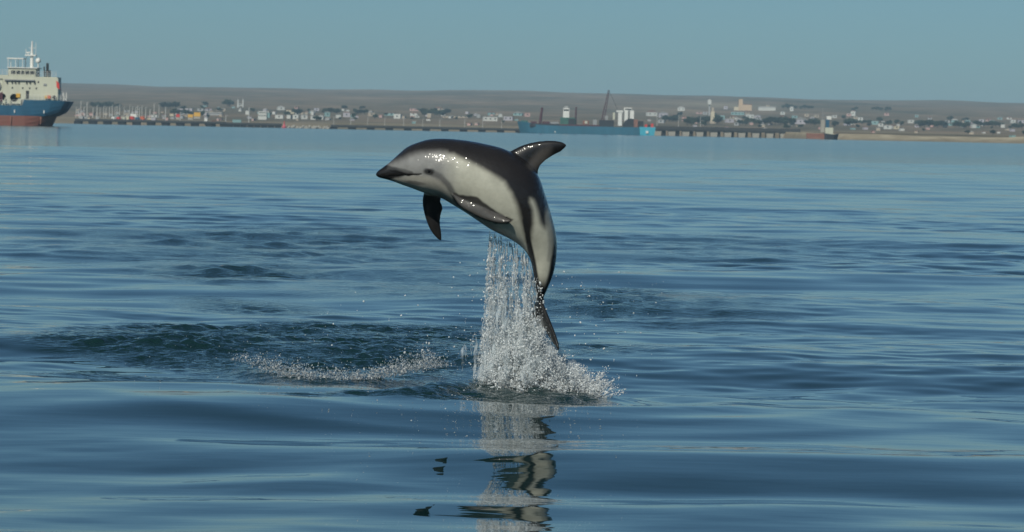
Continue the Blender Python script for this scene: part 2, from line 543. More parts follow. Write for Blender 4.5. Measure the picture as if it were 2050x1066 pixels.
        parts_f.append(np.stack([ix[:-1], nn[:-1], nn[1:], ix[1:]], -1).reshape(-1, 4).tolist()+[ix[0].tolist()[::-1], ix[-1].tolist()])
    allv = []; allf = []; base = 0
    for v, f in zip(parts_v, parts_f):
        allv += v.tolist(); allf += [tuple(i+base for i in q) for q in f]; base += len(v)
    me0 = bpy.data.meshes.new('tmp'); me0.from_pydata(allv, [], allf); me0.update()
    import bmesh
    bm = bmesh.new(); bm.from_mesh(me0); bmesh.ops.recalc_face_normals(bm, faces=bm.faces); bm.to_mesh(me0); bm.free()
    tmp = bpy.data.objects.new('tmp', me0); col.objects.link(tmp)
    rm = tmp.modifiers.new('r', 'REMESH'); rm.mode = 'VOXEL'; rm.voxel_size = 0.0036
    sm = tmp.modifiers.new('s', 'SMOOTH'); sm.iterations = 6; sm.factor = 0.5
    me = bpy.data.meshes.new_from_object(tmp.evaluated_get(bpy.context.evaluated_depsgraph_get()))
    bpy.data.objects.remove(tmp)
    me.name = 'dolphin'
    n = len(me.vertices)
    co = np.empty(n*3, np.float32); me.vertices.foreach_get('co', co); co = co.reshape(-1, 3)
    # back to photo-pixel lateral coordinates, for laying out the animal's markings and painted shade
    A = np.array([[ex[0], ey[0]], [ex[2], ey[2]]]); iv = np.linalg.inv(A)
    uv = co[:, [0, 2]] @ iv.T
    X = uv[:, 0]+960; Yp = uv[:, 1]+400
    dep = (co[:, 1] - uv[:, 0]*ex[1] - uv[:, 1]*ey[1])*PPM
    # markings are never ruler-straight
    g = np.random.default_rng(2)
    for _ in range(8):
        k = g.uniform(0.03, 0.12); th = g.uniform(0, 6.28)
        X = X + 0.9*np.sin(k*(uv[:, 0]*math.cos(th)+uv[:, 1]*math.sin(th))+g.uniform(0, 6))
    for _ in range(14):
        k = g.uniform(0.25, 0.7); th = g.uniform(0, 6.28)
        Yp = Yp + 0.09*np.sin(k*(uv[:, 0]*math.cos(th)+uv[:, 1]*math.sin(th))+g.uniform(0, 6))
    C = np.tile(np.array([0.44, 0.435, 0.365]), (n, 1))
    def lay(mask, c):
        nonlocal C
        C = C*(1-mask[:, None]) + np.array(c)*mask[:, None]
    near = dep < 0
    lay(smooth01(935, 872, X)*smooth01(392, 360, Yp), (0.24, 0.24, 0.235))
    lay(smooth01(-7, 7, poly_sd([(786,357),(830,351),(858,353),(884,362),(900,378),(904,392),(880,402),(846,392),(800,374)], X, Yp)), (0.42, 0.40, 0.35))
    lay(0.75*smooth01(1.25, 0.55, np.hypot((X-832)/22, (Yp-366-0.12*(X-832))/4.0)), (0.15, 0.14, 0.13))
    d, w = line_d([(866,346),(882,352),(896,368),(905,386),(912,396)], X, Yp)
    lay(0.8*smooth01(9, 2, d), (0.11, 0.11, 0.11))
    # belly: shade along the underside by the flipper, painted in as grey
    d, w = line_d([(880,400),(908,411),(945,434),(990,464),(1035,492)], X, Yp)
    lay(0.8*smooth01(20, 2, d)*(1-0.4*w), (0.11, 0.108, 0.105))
    # dark cape with two prongs running back along the flank
    cape = [(776,328),(796,321),(821,312),(847,306),(882,304),(912,309),(935,321),(960,333),(986,347.5),(1011,364),(1025,385),(1031,404),(1038,430),
            (1048,460),(1058,488),(1066,476),(1070,448),(1065,420),(1058,404),(1060,397),(1066,400),(1077,425),(1085,446),(1093,457),(1097,448),(1096,425),(1100,410),(1140,400),(1140,250),(760,250)]
    soft = np.where(X < 900, 10.5, 7.5)
    sd = poly_sd(cape, X, Yp)
    lay(smooth01(-1, 1, sd/soft), (0.018, 0.0165, 0.0165))
    # grey wash between prong and back edge, dark back edge of the tail
    lay(0.6*smooth01(7, 1, line_d([(1097,432),(1100,460),(1101,490),(1099,520)], X, Yp)[0]), (0.20, 0.20, 0.18))
    lay(smooth01(-4, 4, poly_sd([(1101,420),(1104,450),(1106,480),(1105,510),(1101,540),(1093,565),(1085,585),(1130,590),(1140,420)], X, Yp)), (0.012, 0.012, 0.014))
    # dark line along the underside of the tail
    d, w = line_d([(1050,440),(1058,466),(1060,490),(1062,515),(1066,540),(1071,570),(1078,600)], X, Yp)
    lay(smooth01(1, 0, (d-2.5-3*w)/4.5), (0.016, 0.016, 0.017))
    lay(smooth01(545, 582, Yp+0.3*(1088-X)), (0.012, 0.012, 0.012))
    # beak, lips, mouth line, eye patch
    lay(smooth01(-3, 3, poly_sd([(740,335),(770,329),(786,336),(806,344),(838,348.5),(842,350.5),(808,353),(784,358),(770,366),(740,366)], X, Yp)), (0.013, 0.012, 0.012))
    lay(0.7*smooth01(5, 1, line_d([(776,336),(800,340),(826,346)], X, Yp)[0]), (0.06, 0.06, 0.06))
    lay(smooth01(1.6, 0.4, line_d([(776,353.5),(800,351.5),(825,350.5),(846,348.5)], X, Yp)[0]), (0.008, 0.008, 0.008))
    lay(0.92*smooth01(1.3, 0.5, np.hypot((X-861.5)/11, (Yp-343)/7.0)), (0.012, 0.011, 0.011))
    # dorsal fin
    finp = [(1012,308),(1048,290),(1074,283),(1100,281),(1122,283),(1136,291),(1124,304),(1106,313),(1087,327),(1079,339),(1077,352),(1050,330)]
    sdf = poly_sd(finp, X, Yp)
    lay(smooth01(-2, 3, sdf), (0.014, 0.014, 0.015))
    lay(0.85*smooth01(1.3, 0.2, np.hypot((X-1080-(318-Yp)*0.55)/20, (Yp-318)/26))*smooth01(-2, 3, sdf), (0.115, 0.105, 0.098))
    # flippers
    nf = [(906,386),(922,391),(948,393),(958,396),(968,406),(986,420),(1006,430),(1026,439),(1018,447),(992,447),(968,440),(943,428),(920,414),(906,400)]
    mf = smooth01(-3, 2, poly_sd(nf, X, Yp))*(dep < -24)
    lay(mf, (0.072, 0.068, 0.064))
    lay(mf*smooth01(9, 1, np.abs(poly_sd(nf, X, Yp)))*0.5, (0.032, 0.03, 0.029))
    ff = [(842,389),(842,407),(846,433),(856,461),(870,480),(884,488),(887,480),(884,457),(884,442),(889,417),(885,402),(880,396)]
    lay(smooth01(-3, 2, poly_sd(ff, X, Yp))*(dep > 10), (0.022, 0.021, 0.021))  # far flipper: same skin, its shade painted in as a darker colour
    # lips groove pressed into the skin
    dl, _ = line_d([(776,353.5),(800,351.5),(825,350.5),(846,348.5)], X, Yp)
    nrm = np.empty(n*3, np.float32); me.vertices.foreach_get('normal', nrm); nrm = nrm.reshape(-1, 3)
    groove = np.exp(-(dl/1.5)**2)*0.0022
    de = np.hypot(X-862, Yp-343)
    groove += -0.0018*np.exp(-((de-5)/2.2)**2)
    co2 = co - nrm*groove[:, None]
    me.vertices.foreach_set('co', co2.astype(np.float32).ravel())
    ca = me.color_attributes.new('MarkingsShade', 'FLOAT_COLOR', 'POINT')
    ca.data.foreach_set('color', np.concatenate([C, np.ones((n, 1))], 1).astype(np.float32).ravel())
    me.polygons.foreach_set('use_smooth', np.ones(len(me.polygons), bool))
    me.update()
    m, nt, b = mat_new('wet_dolphin_skin')
    at = nt.nodes.new('ShaderNodeAttribute'); at.attribute_name = 'MarkingsShade'
    tc = nt.nodes.new('ShaderNodeTexCoord')
    nz = nt.nodes.new('ShaderNodeTexNoise'); nz.inputs['Scale'].default_value = 14; nz.inputs['Detail'].default_value = 8; nz.inputs['Roughness'].default_value = 0.65
    nt.links.new(tc.outputs['Object'], nz.inputs[0])
    rp = nt.nodes.new('ShaderNodeValToRGB')
    rp.color_ramp.elements[0].position = 0.3; rp.color_ramp.elements[0].color = (0.78, 0.78, 0.78, 1)
    rp.color_ramp.elements[1].position = 0.7; rp.color_ramp.elements[1].color = (1.1, 1.1, 1.1, 1)
    nt.links.new(nz.outputs[0], rp.inputs[0])
    mx = nt.nodes.new('ShaderNodeMix'); mx.data_type = 'RGBA'; mx.blend_type = 'MULTIPLY'; mx.inputs[0].default_value = 1
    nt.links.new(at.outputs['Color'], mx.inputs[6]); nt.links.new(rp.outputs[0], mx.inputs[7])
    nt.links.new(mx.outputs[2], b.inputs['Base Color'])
    b.inputs['Roughness'].default_value = 0.42
    b.inputs['Specular IOR Level'].default_value = 0.22
    b.inputs['Coat Weight'].default_value = 1.0
    b.inputs['Coat Roughness'].default_value = 0.12
    b.inputs['Coat IOR'].default_value = 1.33
    # beads and runnels of water on the skin break up the glints
    vo = nt.nodes.new('ShaderNodeTexNoise'); vo.inputs['Scale'].default_value = 46; vo.inputs['Detail'].default_value = 1.5
    nt.links.new(tc.outputs['Object'], vo.inputs[0])
    bp = nt.nodes.new('ShaderNodeBump'); bp.inputs['Strength'].default_value = 0.7; bp.inputs['Distance'].default_value = 0.0078
    nt.links.new(vo.outputs[0], bp.inputs['Height']); nt.links.new(bp.outputs[0], b.inputs['Coat Normal'])
    o = link('dolphin', me, m, None, tuple(O))
    tag(o, 'leaping dolphin with dark back, pale flank and hooked dorsal fin', 'dolphin')
    em, ent, eb = mat_new('dolphin_eye')
    eb.inputs['Base Color'].default_value = (0.006, 0.005, 0.005, 1); eb.inputs['Roughness'].default_value = 0.05
    # place each eye on the skin: outermost vertex near the eye spot
    for sgn in (-1, 1):
        sel = (np.hypot(X-862, Yp-343) < 5) & (dep*sgn > 0)
        p = co2[sel].mean(0)
        mb = MB(); pr = [(0.0005, -0.0065)]+[(0.0075*math.cos(a), 0.0065*math.sin(a)) for a in np.linspace(-1.2, 1.2, 7)]+[(0.0005, 0.0065)]
        mb.lathe((p[0], p[1]-sgn*0.003, p[2]), pr, 12, 'y')
        mb.build('eye', em, o, True)
    return o
dolphin = build_dolphin()
# ------------------------------------------------------------------ splash
def ico():
    t = (1+5**.5)/2
    v = np.array([(-1,t,0),(1,t,0),(-1,-t,0),(1,-t,0),(0,-1,t),(0,1,t),(0,-1,-t),(0,1,-t),(t,0,-1),(t,0,1),(-t,0,-1),(-t,0,1)], float)
    v /= np.linalg.norm(v[0])
    f = np.array([(0,11,5),(0,5,1),(0,1,7),(0,7,10),(0,10,11),(1,5,9),(5,11,4),(11,10,2),(10,7,6),(7,1,8),(3,9,4),(3,4,2),(3,2,6),(3,6,8),(3,8,9),(4,9,5),(2,4,11),(6,2,10),(8,6,7),(9,8,1)])
    return v, f
ICO_V, ICO_F = ico()
OCT_V = np.array([(1,0,0),(-1,0,0),(0,1,0),(0,-1,0),(0,0,1),(0,0,-1)], float)
OCT_F = np.array([(0,2,4),(2,1,4),(1,3,4),(3,0,4),(2,0,5),(1,2,5),(3,1,5),(0,3,5)])
def blobs(C, Rd, D, stretch):
    """C (n,3) centres, Rd (n) radii, D (n,3) directions, stretch (n): a uneven drop each"""
    big = Rd > 0.0030
    if big.any() and not big.all():
        Va, Fa = blobs(C[big], Rd[big], D[big], stretch[big]); Vb_, Fb_ = blobs(C[~big], Rd[~big], D[~big], stretch[~big])
        return np.concatenate([Va, Vb_]), np.concatenate([Fa, Fb_+len(Va)])
    n = len(C); BV, BF = (ICO_V, ICO_F) if big.any() else (OCT_V, OCT_F); nb = len(BV)
    V = np.tile(BV[None], (n, 1, 1))
    V = V*(1+0.22*rng.standard_normal((n, nb, 1)).clip(-1.5, 1.5))
    # random spin
    a = rng.uniform(0, 6.28, n); ca, sa = np.cos(a), np.sin(a)
    x = V[..., 0]*ca[:, None]-V[..., 1]*sa[:, None]; y = V[..., 0]*sa[:, None]+V[..., 1]*ca[:, None]
    V = np.stack([x, y, V[..., 2]], -1)
    D = D/np.linalg.norm(D, axis=1, keepdims=True)
    al = (V*D[:, None]).sum(-1, keepdims=True)
    V = V + D[:, None]*al*(stretch[:, None, None]-1)
    V = V*Rd[:, None, None]+C[:, None]
    Fc = BF[None]+(np.arange(n)*nb)[:, None, None]
    return V.reshape(-1, 3), Fc.reshape(-1, 3)

SPL_O = on_plane(1065, 795, YD)
_ex = on_plane(1066, 795, YD)-SPL_O; _ey = on_plane(1065, 796, YD)-SPL_O
def spl(x, y, dep):
    """pixel at the animal's plane plus depth in metres -> world"""
    p = SPL_O[None]+(np.asarray(x)[:, None]-1065)*_ex[None]+(np.asarray(y)[:, None]-795)*_ey[None]
    p[:, 1] += dep
    return p

VENT = np.array([(972,456),(998,469),(1024,481),(1045,496),(1057,511),(1064,530),(1068,550),(1072,575),(1078,600)], float)
HX = [940, 955, 972, 1000, 1045, 1085, 1110, 1135, 1160, 1180, 1192, 1205]
HY = [0, 16, 66, 135, 185, 160, 105, 72, 58, 38, 12, 0]
def mass_x(n):
    """bearing positions across the foot of the splash, fuller under the tail"""
    return np.where(rng.random(n) < .55, rng.normal(1058, 40, n), rng.uniform(958, 1182, n)).clip(952, 1188)
def build_splash():
    Cs, Rs, Ds, Ss = [], [], [], []
    RV, RF = [], []
    def ribbon(x, y, dep, w):
        """torn strip of water along a path (px), half widths w (px)"""
        P = spl(x, y, dep); n = len(P); b0 = sum(len(v) for v in RV)
        a = np.linspace(0, 2*math.pi, 7)[:-1]+rng.uniform(0, 3)
        tw = rng.uniform(0, 3.14)+np.cumsum(rng.normal(0, .25, n))
        ww = w/PPM; tt = np.minimum(ww*.35, 0.0022)
        ca, sa = np.cos(a)[None], np.sin(a)[None]
        u_ = ww[:, None]*ca; v_ = tt[:, None]*sa
        X_ = u_*np.cos(tw)[:, None]-v_*np.sin(tw)[:, None]; Y_ = u_*np.sin(tw)[:, None]+v_*np.cos(tw)[:, None]
        V_ = P[:, None]+np.stack([X_, Y_, 0*X_], -1)
        RV.append(V_.reshape(-1, 3))
        ix = np.arange(n*6).reshape(n, 6)+b0; nx_ = np.roll(ix, -1, 1)
        RF.append(np.stack([ix[:-1], nx_[:-1], nx_[1:], ix[1:]], -1).reshape(-1, 4))
    def put(x, y, dep, r, d, s):
        Cs.append(spl(x, y, dep)); Rs.append(np.asarray(r)/PPM); Ds.append(np.asarray(d)); Ss.append(np.asarray(s))
    # --- water streaming off the belly and tail in strands
    tops = [979,982,985,988,992,999,1003,1006,1010,1014,1020,1027,1031,1036,1041,1046,1050,1054,1058,1061,1064,1066,1070,1074]
    for k, xt in enumerate(tops):
        for rep in range(2):
            x0 = xt+rng.normal(0, 2); y0 = np.interp(x0, VENT[:, 0], VENT[:, 1])-3
            L = 800-y0
            strong = 1.5 if k in (2, 3, 7, 8, 13, 16, 17) else 0.55
            n = int(L*1.9*strong)
            t = rng.uniform(0, 1, n)**0.55
            # break-up: keep only drops in the thick stretches of the strand
            f = sum(np.sin(2*math.pi*t*L/w_+rng.uniform(0, 6)) for w_ in (17, 29, 47, 80))
            keep = f+rng.normal(0, 0.8, n) > -0.9+0.6*(1-t)
            t = t[keep]; n = len(t)
            wob = sum(a_*np.sin(2*math.pi*t*L/w_+rng.uniform(0, 6)) for a_, w_ in ((1.6, 60), (1.1, 33), (2.6, 150)))
            drift = (x0-1020)*0.42+rng.normal(0, 6)-4
            x = x0+drift*t**1.6+wob*(0.3+t)+rng.normal(0, 1, n)*(1.1+5.5*t**1.5)
            y = y0+L*t
            dep = rng.normal(0, 0.035)+0.10*t*rng.normal(0, 1)+rng.normal(0, 0.02, n)*(0.5+2.5*t)
            pos = rng.uniform(0, .05)
            while pos < .8:
                ln = rng.uniform(.04, .16); q = np.linspace(pos, min(pos+ln, .95), 12)
                wq = sum(a_*np.sin(2*math.pi*q*L/w_+rng.uniform(0, 6)) for a_, w_ in ((1.6, 60), (1.1, 33), (2.6, 150)))
                hw = np.sin(np.linspace(0.12, 3.02, 12))*rng.uniform(0.6, 2.6)*(1.15-0.5*pos)*(1+.35*rng.normal(0, 1, 12)).clip(.3, 2)
                ribbon(x0+drift*q**1.6+wq*(0.3+q)+rng.normal(0, 2.5*(.4+q[0])), y0+L*q, rng.normal(0, .03)+np.zeros(12), hw)
                pos += ln+rng.uniform(0, .05)
            r = np.exp(rng.normal(-0.5, 0.5, n)).clip(0.3, 2.6)
            put(x, y, dep, r, np.stack([rng.normal(0, .25, n), rng.normal(0, .25, n), np.ones(n)], -1), rng.uniform(1.0, 2.8, n))
    # --- boiling white mass at the foot
    nC = 1750
    cx = mass_x(nC); top = np.interp(cx, HX, HY)*0.95+4
    cy_ = 800-top*rng.beta(1.0, 1.7, nC)
    for a, b_ in zip(cx, cy_):
        n = int(rng.integers(22, 50)); th = rng.normal(0, 0.6)+(a-1060)/110
        s_ = rng.uniform(0, rng.uniform(6, 22), n)
        x = a+s_*math.sin(th)+rng.normal(0, 3.2, n); y = b_-s_*math.cos(th)+rng.normal(0, 3.2, n)
        dep = rng.normal(0, 0.11)+rng.normal(0, 0.015, n)
        put(x, np.minimum(y, 802), dep, np.exp(rng.normal(-0.42, 0.45, n)).clip(0.35, 1.9), np.stack([np.full(n, math.sin(th))+rng.normal(0, .4, n), rng.normal(0, .4, n), np.full(n, math.cos(th))], -1), rng.uniform(1, 2.0, n))
    # --- crown of jets at the rim, stronger on the right
    for k in range(90):
        right = rng.random() < 0.68
        a = rng.uniform(1100, 1186) if right else rng.uniform(952, 1010)
        lean = (a-1075)/120+rng.normal(0, 0.25)
        hgt = rng.uniform(12, 62)*(1.25 if 1125 < a < 1185 else 0.8)
        n = int(hgt*2.4)
        t = rng.uniform(0, 1, n)
        x = a+hgt*t*math.sin(lean)+rng.normal(0, 1, n)*(1+3*t); y = 802-hgt*t*math.cos(lean)*(1.15-0.15*t)+rng.normal(0, 1, n)*(1+2*t)
        put(x, y, rng.normal(0, 0.12)+rng.normal(0, 0.01, n), np.exp(rng.normal(-0.25, 0.42, n)).clip(0.4, 2.8)*(1.25-0.5*t), np.stack([np.full(n, math.sin(lean)), rng.normal(0, .3, n), np.full(n, math.cos(lean))], -1), rng.uniform(1, 2.2, n))
    # --- flying drops
    n = 520
    x = np.concatenate([rng.normal(985, 40, 260), rng.normal(1135, 55, 150), rng.uniform(600, 1330, 110)])
    y = np.concatenate([rng.uniform(520, 800, 260), rng.uniform(540, 790, 150), rng.uniform(560, 760, 110)])
    put(x, y, rng.normal(0, 0.2, n), np.exp(rng.normal(-0.15, 0.45, n)).clip(0.4, 2.2), rng.normal(0, 1, (n, 3)), rng.uniform(1, 1.5, n))
    # drops clinging to the tail stock
    n = 60
    y = rng.uniform(556, 630, n); x = np.interp(y, [550, 590, 605, 640], [1072, 1078, 1080, 1090])+rng.normal(0, 5, n)
    put(x, y, -0.05+rng.normal(0, 0.015, n), np.exp(rng.normal(0.05, 0.4, n)), rng.normal(0, 1, (n, 3)), rng.uniform(1, 1.8, n))
    C = np.concatenate(Cs); Rd = np.concatenate(Rs); D = np.concatenate(Ds); S = np.concatenate(Ss)
    ok = C[:, 2] > -0.02
    C, Rd, D, S = C[ok], Rd[ok], D[ok], S[ok]
    V, Fc = blobs(C, Rd, D, S)
    # --- spray materials
    def water_mat(name, lo, hi):
        m, nt, b = mat_new(name)
        b.inputs['Base Color'].default_value = (0.93, 0.96, 0.97, 1)
        b.inputs['Roughness'].default_value = 0.3
        tr = nt.nodes.new('ShaderNodeBsdfTranslucent'); tr.inputs[0].default_value = (0.88, 0.94, 0.97, 1)
        gl = nt.nodes.new('ShaderNodeBsdfGlass'); gl.inputs['IOR'].default_value = 1.2; gl.inputs['Roughness'].default_value = 0.0
        gl.inputs[0].default_value = (0.93, 0.97, 0.98, 1)
        m1 = nt.nodes.new('ShaderNodeMixShader'); m1.inputs[0].default_value = 0.35
        nt.links.new(b.outputs[0], m1.inputs[1]); nt.links.new(tr.outputs[0], m1.inputs[2])
        geo = nt.nodes.new('ShaderNodeNewGeometry')
        mr = nt.nodes.new('ShaderNodeMapRange'); mr.inputs['To Min'].default_value = lo; mr.inputs['To Max'].default_value = hi
        nt.links.new(geo.outputs['Random Per Island'], mr.inputs['Value'])
        m2 = nt.nodes.new('ShaderNodeMixShader')
        nt.links.new(mr.outputs[0], m2.inputs[0]); nt.links.new(m1.outputs[0], m2.inputs[1]); nt.links.new(gl.outputs[0], m2.inputs[2])
        nt.links.new(m2.outputs[0], nt.nodes['Material Output'].inputs['Surface'])
        return m
    drop = water_mat('spray_water', 0.0, 0.30)
    clear = water_mat('clear_spray', 0.25, 0.9)
    sheet = water_mat('sheet_water', 0.35, 0.85)
    foam = water_mat('foam_water', 0.12, 0.12)
    me = fast_mesh('splash_spray', V-SPL_O, Fc)
    o = link('splash_spray', me, drop, None, tuple(SPL_O))
    tag(o, 'white water streaming off the dolphin and splashing up at its tail', 'splash', kind='stuff')
    # --- veils of aerated water between the strands
    RVs, RFs = RV[:], RF[:]; RV.clear(); RF.clear()
    for _ in range(260):
        x0 = rng.uniform(980, 1078); low = rng.random()**0.4
        ya = np.interp(x0, VENT[:, 0], VENT[:, 1])+4; y0 = ya+(790-ya)*low*0.8
        ln = rng.uniform(35, 110); q = np.linspace(0, 1, 14); y = np.minimum(y0+ln*q, 803)
        tt = (y-ya)/(800-ya)
        x = x0+((x0-1020)*0.42-4)*np.clip(tt, 0, 1)**1.6+rng.normal(0, 4+9*low)+np.cumsum(rng.normal(0, .7, 14))
        ribbon(x, y, rng.normal(0, .03+.07*low)+np.zeros(14), np.sin(np.linspace(.1, 3.04, 14))*rng.uniform(3, 7+7*low)*(1+.2*rng.normal(0, 1, 14)).clip(.5, 1.6))
    vm, vt, vb = mat_new('water_veil')
    vb.inputs['Base Color'].default_value = (0.86, 0.93, 0.96, 1); vb.inputs['Roughness'].default_value = 0.3
    tp_ = vt.nodes.new('ShaderNodeBsdfTransparent'); tl = vt.nodes.new('ShaderNodeBsdfTranslucent'); tl.inputs[0].default_value = (0.86, 0.93, 0.96, 1)
    mA = vt.nodes.new('ShaderNodeMixShader'); mA.inputs[0].default_value = 0.3
    vt.links.new(vb.outputs[0], mA.inputs[1]); vt.links.new(tl.outputs[0], mA.inputs[2])
    tcv = vt.nodes.new('ShaderNodeTexCoord'); mpv = vt.nodes.new('ShaderNodeMapping'); mpv.inputs['Scale'].default_value = (1, 1, .35)
    nv = vt.nodes.new('ShaderNodeTexNoise'); nv.inputs['Scale'].default_value = 70; nv.inputs['Detail'].default_value = 5
    vt.links.new(tcv.outputs['Object'], mpv.inputs[0]); vt.links.new(mpv.outputs[0], nv.inputs[0])
    mr_ = vt.nodes.new('ShaderNodeMapRange'); mr_.inputs['From Min'].default_value = .42; mr_.inputs['From Max'].default_value = .72; mr_.inputs['To Max'].default_value = .5
    vt.links.new(nv.outputs[0], mr_.inputs['Value'])
    mB = vt.nodes.new('ShaderNodeMixShader'); vt.links.new(mr_.outputs[0], mB.inputs[0]); vt.links.new(tp_.outputs[0], mB.inputs[1]); vt.links.new(mA.outputs[0], mB.inputs[2])
    vt.links.new(mB.outputs[0], vt.nodes['Material Output'].inputs['Surface'])
    o = link('splash_veil', fast_mesh('splash_veil', np.concatenate(RV)-SPL_O, np.concatenate(RF)), vm, None, tuple(SPL_O))
    tag(o, 'thin veils of aerated water between the falling streams', 'splash', kind='stuff')
    RV[:] = RVs; RF[:] = RFs
    RV_ = np.concatenate(RV); RF_ = np.concatenate(RF)
    o = link('splash_ribbons', fast_mesh('splash_ribbons', RV_-SPL_O, RF_), sheet, None, tuple(SPL_O))
    tag(o, 'torn ribbons of water hanging from the belly of the dolphin', 'splash', kind='stuff')
    # --- white core: lumps fused into one ragged body
    n = 5200
    cx = mass_x(n); tp = np.interp(cx, HX, HY)*0.72+6
    y = 806-tp*rng.beta(1.0, 1.5, n)
    Cc = spl(cx, y, rng.normal(0, 0.10, n)); Rc = rng.uniform(0.9, 2.6, n)/PPM
    Vb, Fb = blobs(Cc, Rc, rng.normal(0, 1, (n, 3)), rng.uniform(1, 1.7, n))
    me0 = fast_mesh('tmp', Vb-SPL_O, Fb)
    tmp = bpy.data.objects.new('tmp', me0); col.objects.link(tmp)
    rm = tmp.modifiers.new('r', 'REMESH'); rm.mode = 'VOXEL'; rm.voxel_size = 0.003
    me = bpy.data.meshes.new_from_object(tmp.evaluated_get(bpy.context.evaluated_depsgraph_get()))
    bpy.data.objects.remove(tmp); me.name = 'splash_foam'
    k = len(me.vertices); co = np.empty(k*3, np.float32); me.vertices.foreach_get('co', co); co = co.reshape(-1, 3)
    co += rng.normal(0, 0.0009, co.shape)
    me.vertices.foreach_set('co', co.ravel().astype(np.float32))
    me.polygons.foreach_set('use_smooth', np.ones(len(me.polygons), bool)); me.update()
    me.materials.clear()
    o = link('splash_foam', me, foam, None, tuple(SPL_O))
    tag(o, 'dense white foam mound on the water below the tail', 'foam', kind='stuff')
    # --- fine mist hanging in the splash: an even, thin cloud of water dust
    n = 150
    cx = mass_x(n).clip(966, 1176); tp = np.interp(cx, HX, HY)*0.95+6
    y = 802-tp*rng.beta(1.0, 1.7, n)
    Cc = spl(cx, y, rng.normal(0, 0.07, n)); Rc = rng.uniform(8, 20, n)/PPM
    Vb, Fb = blobs(Cc, Rc, np.tile([[0, 0, 1.0]], (n, 1)), rng.uniform(1, 2.0, n))
    tmp = bpy.data.objects.new('tmp', fast_mesh('tmp', Vb-SPL_O, Fb)); col.objects.link(tmp)
    rm = tmp.modifiers.new('r', 'REMESH'); rm.mode = 'VOXEL'; rm.voxel_size = 0.012
    sm = tmp.modifiers.new('s', 'SMOOTH'); sm.iterations = 4
    me = bpy.data.meshes.new_from_object(tmp.evaluated_get(bpy.context.evaluated_depsgraph_get()))
    bpy.data.objects.remove(tmp); me.name = 'splash_mist'; me.materials.clear()
    mm = bpy.data.materials.new('splash_mist'); mm.use_nodes = True; nn = mm.node_tree
    for nd in list(nn.nodes):
        if nd.type == 'BSDF_PRINCIPLED': nn.nodes.remove(nd)
    pv = nn.nodes.new('ShaderNodeVolumePrincipled'); pv.inputs['Color'].default_value = (0.93, 0.975, 0.99, 1); pv.inputs['Density'].default_value = 11.0
    nn.links.new(pv.outputs[0], nn.nodes['Material Output'].inputs['Volume'])
    o = link('splash_mist', me, mm, None, tuple(SPL_O))
    tag(o, 'fine white mist hanging inside the splash below the dolphin', 'mist', kind='stuff')
    # --- ring of spray thrown up by an earlier break of the surface, left of the splash
    Cs, Rs, Ds, Ss = [], [], [], []
    arc = catmull([(470,728),(520,748),(580,762),(660,770),(760,764),(830,752),(885,740)], np.linspace(0, 6, 400))
    G = np.array([on_water(a, b_) for a, b_ in arc])
    for k in range(300):
        i = int(400*rng.beta(1.6, 1.1)); i = min(i, 399); t = i/400
        n = int(rng.integers(8, 30)); hmax = 0.085*(0.35+0.65*abs(math.sin(4.4*t+0.5)))*(1.2 if t > .5 else 0.8)*min(1, 6*(1-t)+.25)
        h = np.abs(rng.normal(0, hmax*0.55, n))
        p = G[i][None]+np.stack([rng.normal(0, 0.02, n)+rng.normal(0, .02), rng.normal(0, 0.06)+rng.normal(0, 0.03, n), 0.02+h], -1)
        Cs.append(p); Rs.append(np.exp(rng.normal(-0.3, 0.45, n)).clip(.35, 2.4)/PPM); Ds.append(np.stack([rng.normal(0, .5, n), rng.normal(0, .5, n), np.ones(n)], -1)); Ss.append(rng.uniform(1, 2, n))
    # drops pattering on the water all round
    for (x0, x1, y0, y1, n) in ((250, 960, 660, 800, 230), (430, 960, 780, 835, 170), (880, 1000, 800, 900, 60), (1130, 1330, 560, 640, 30), (800, 1100, 840, 900, 20)):
        for _ in range(n):
            p = on_water(rng.uniform(x0, x1), rng.uniform(y0, y1))
            p[2] = abs(rng.normal(0.03, 0.04))+0.012
            Cs.append(p[None]); Rs.append(np.array([math.exp(rng.normal(-0.35, 0.35))/PPM])); Ds.append(rng.normal(0, 1, (1, 3))); Ss.append(np.array([rng.uniform(1, 1.6)]))
    V, Fc = blobs(np.concatenate(Cs), np.concatenate(Rs), np.concatenate(Ds), np.concatenate(Ss))
    o0 = G[200]
    o = link('ring_spray', fast_mesh('ring_spray', V-o0, Fc), clear, None, tuple(o0))
    tag(o, 'low curved line of white spray on the churned dark water', 'spray', kind='stuff')
build_splash()

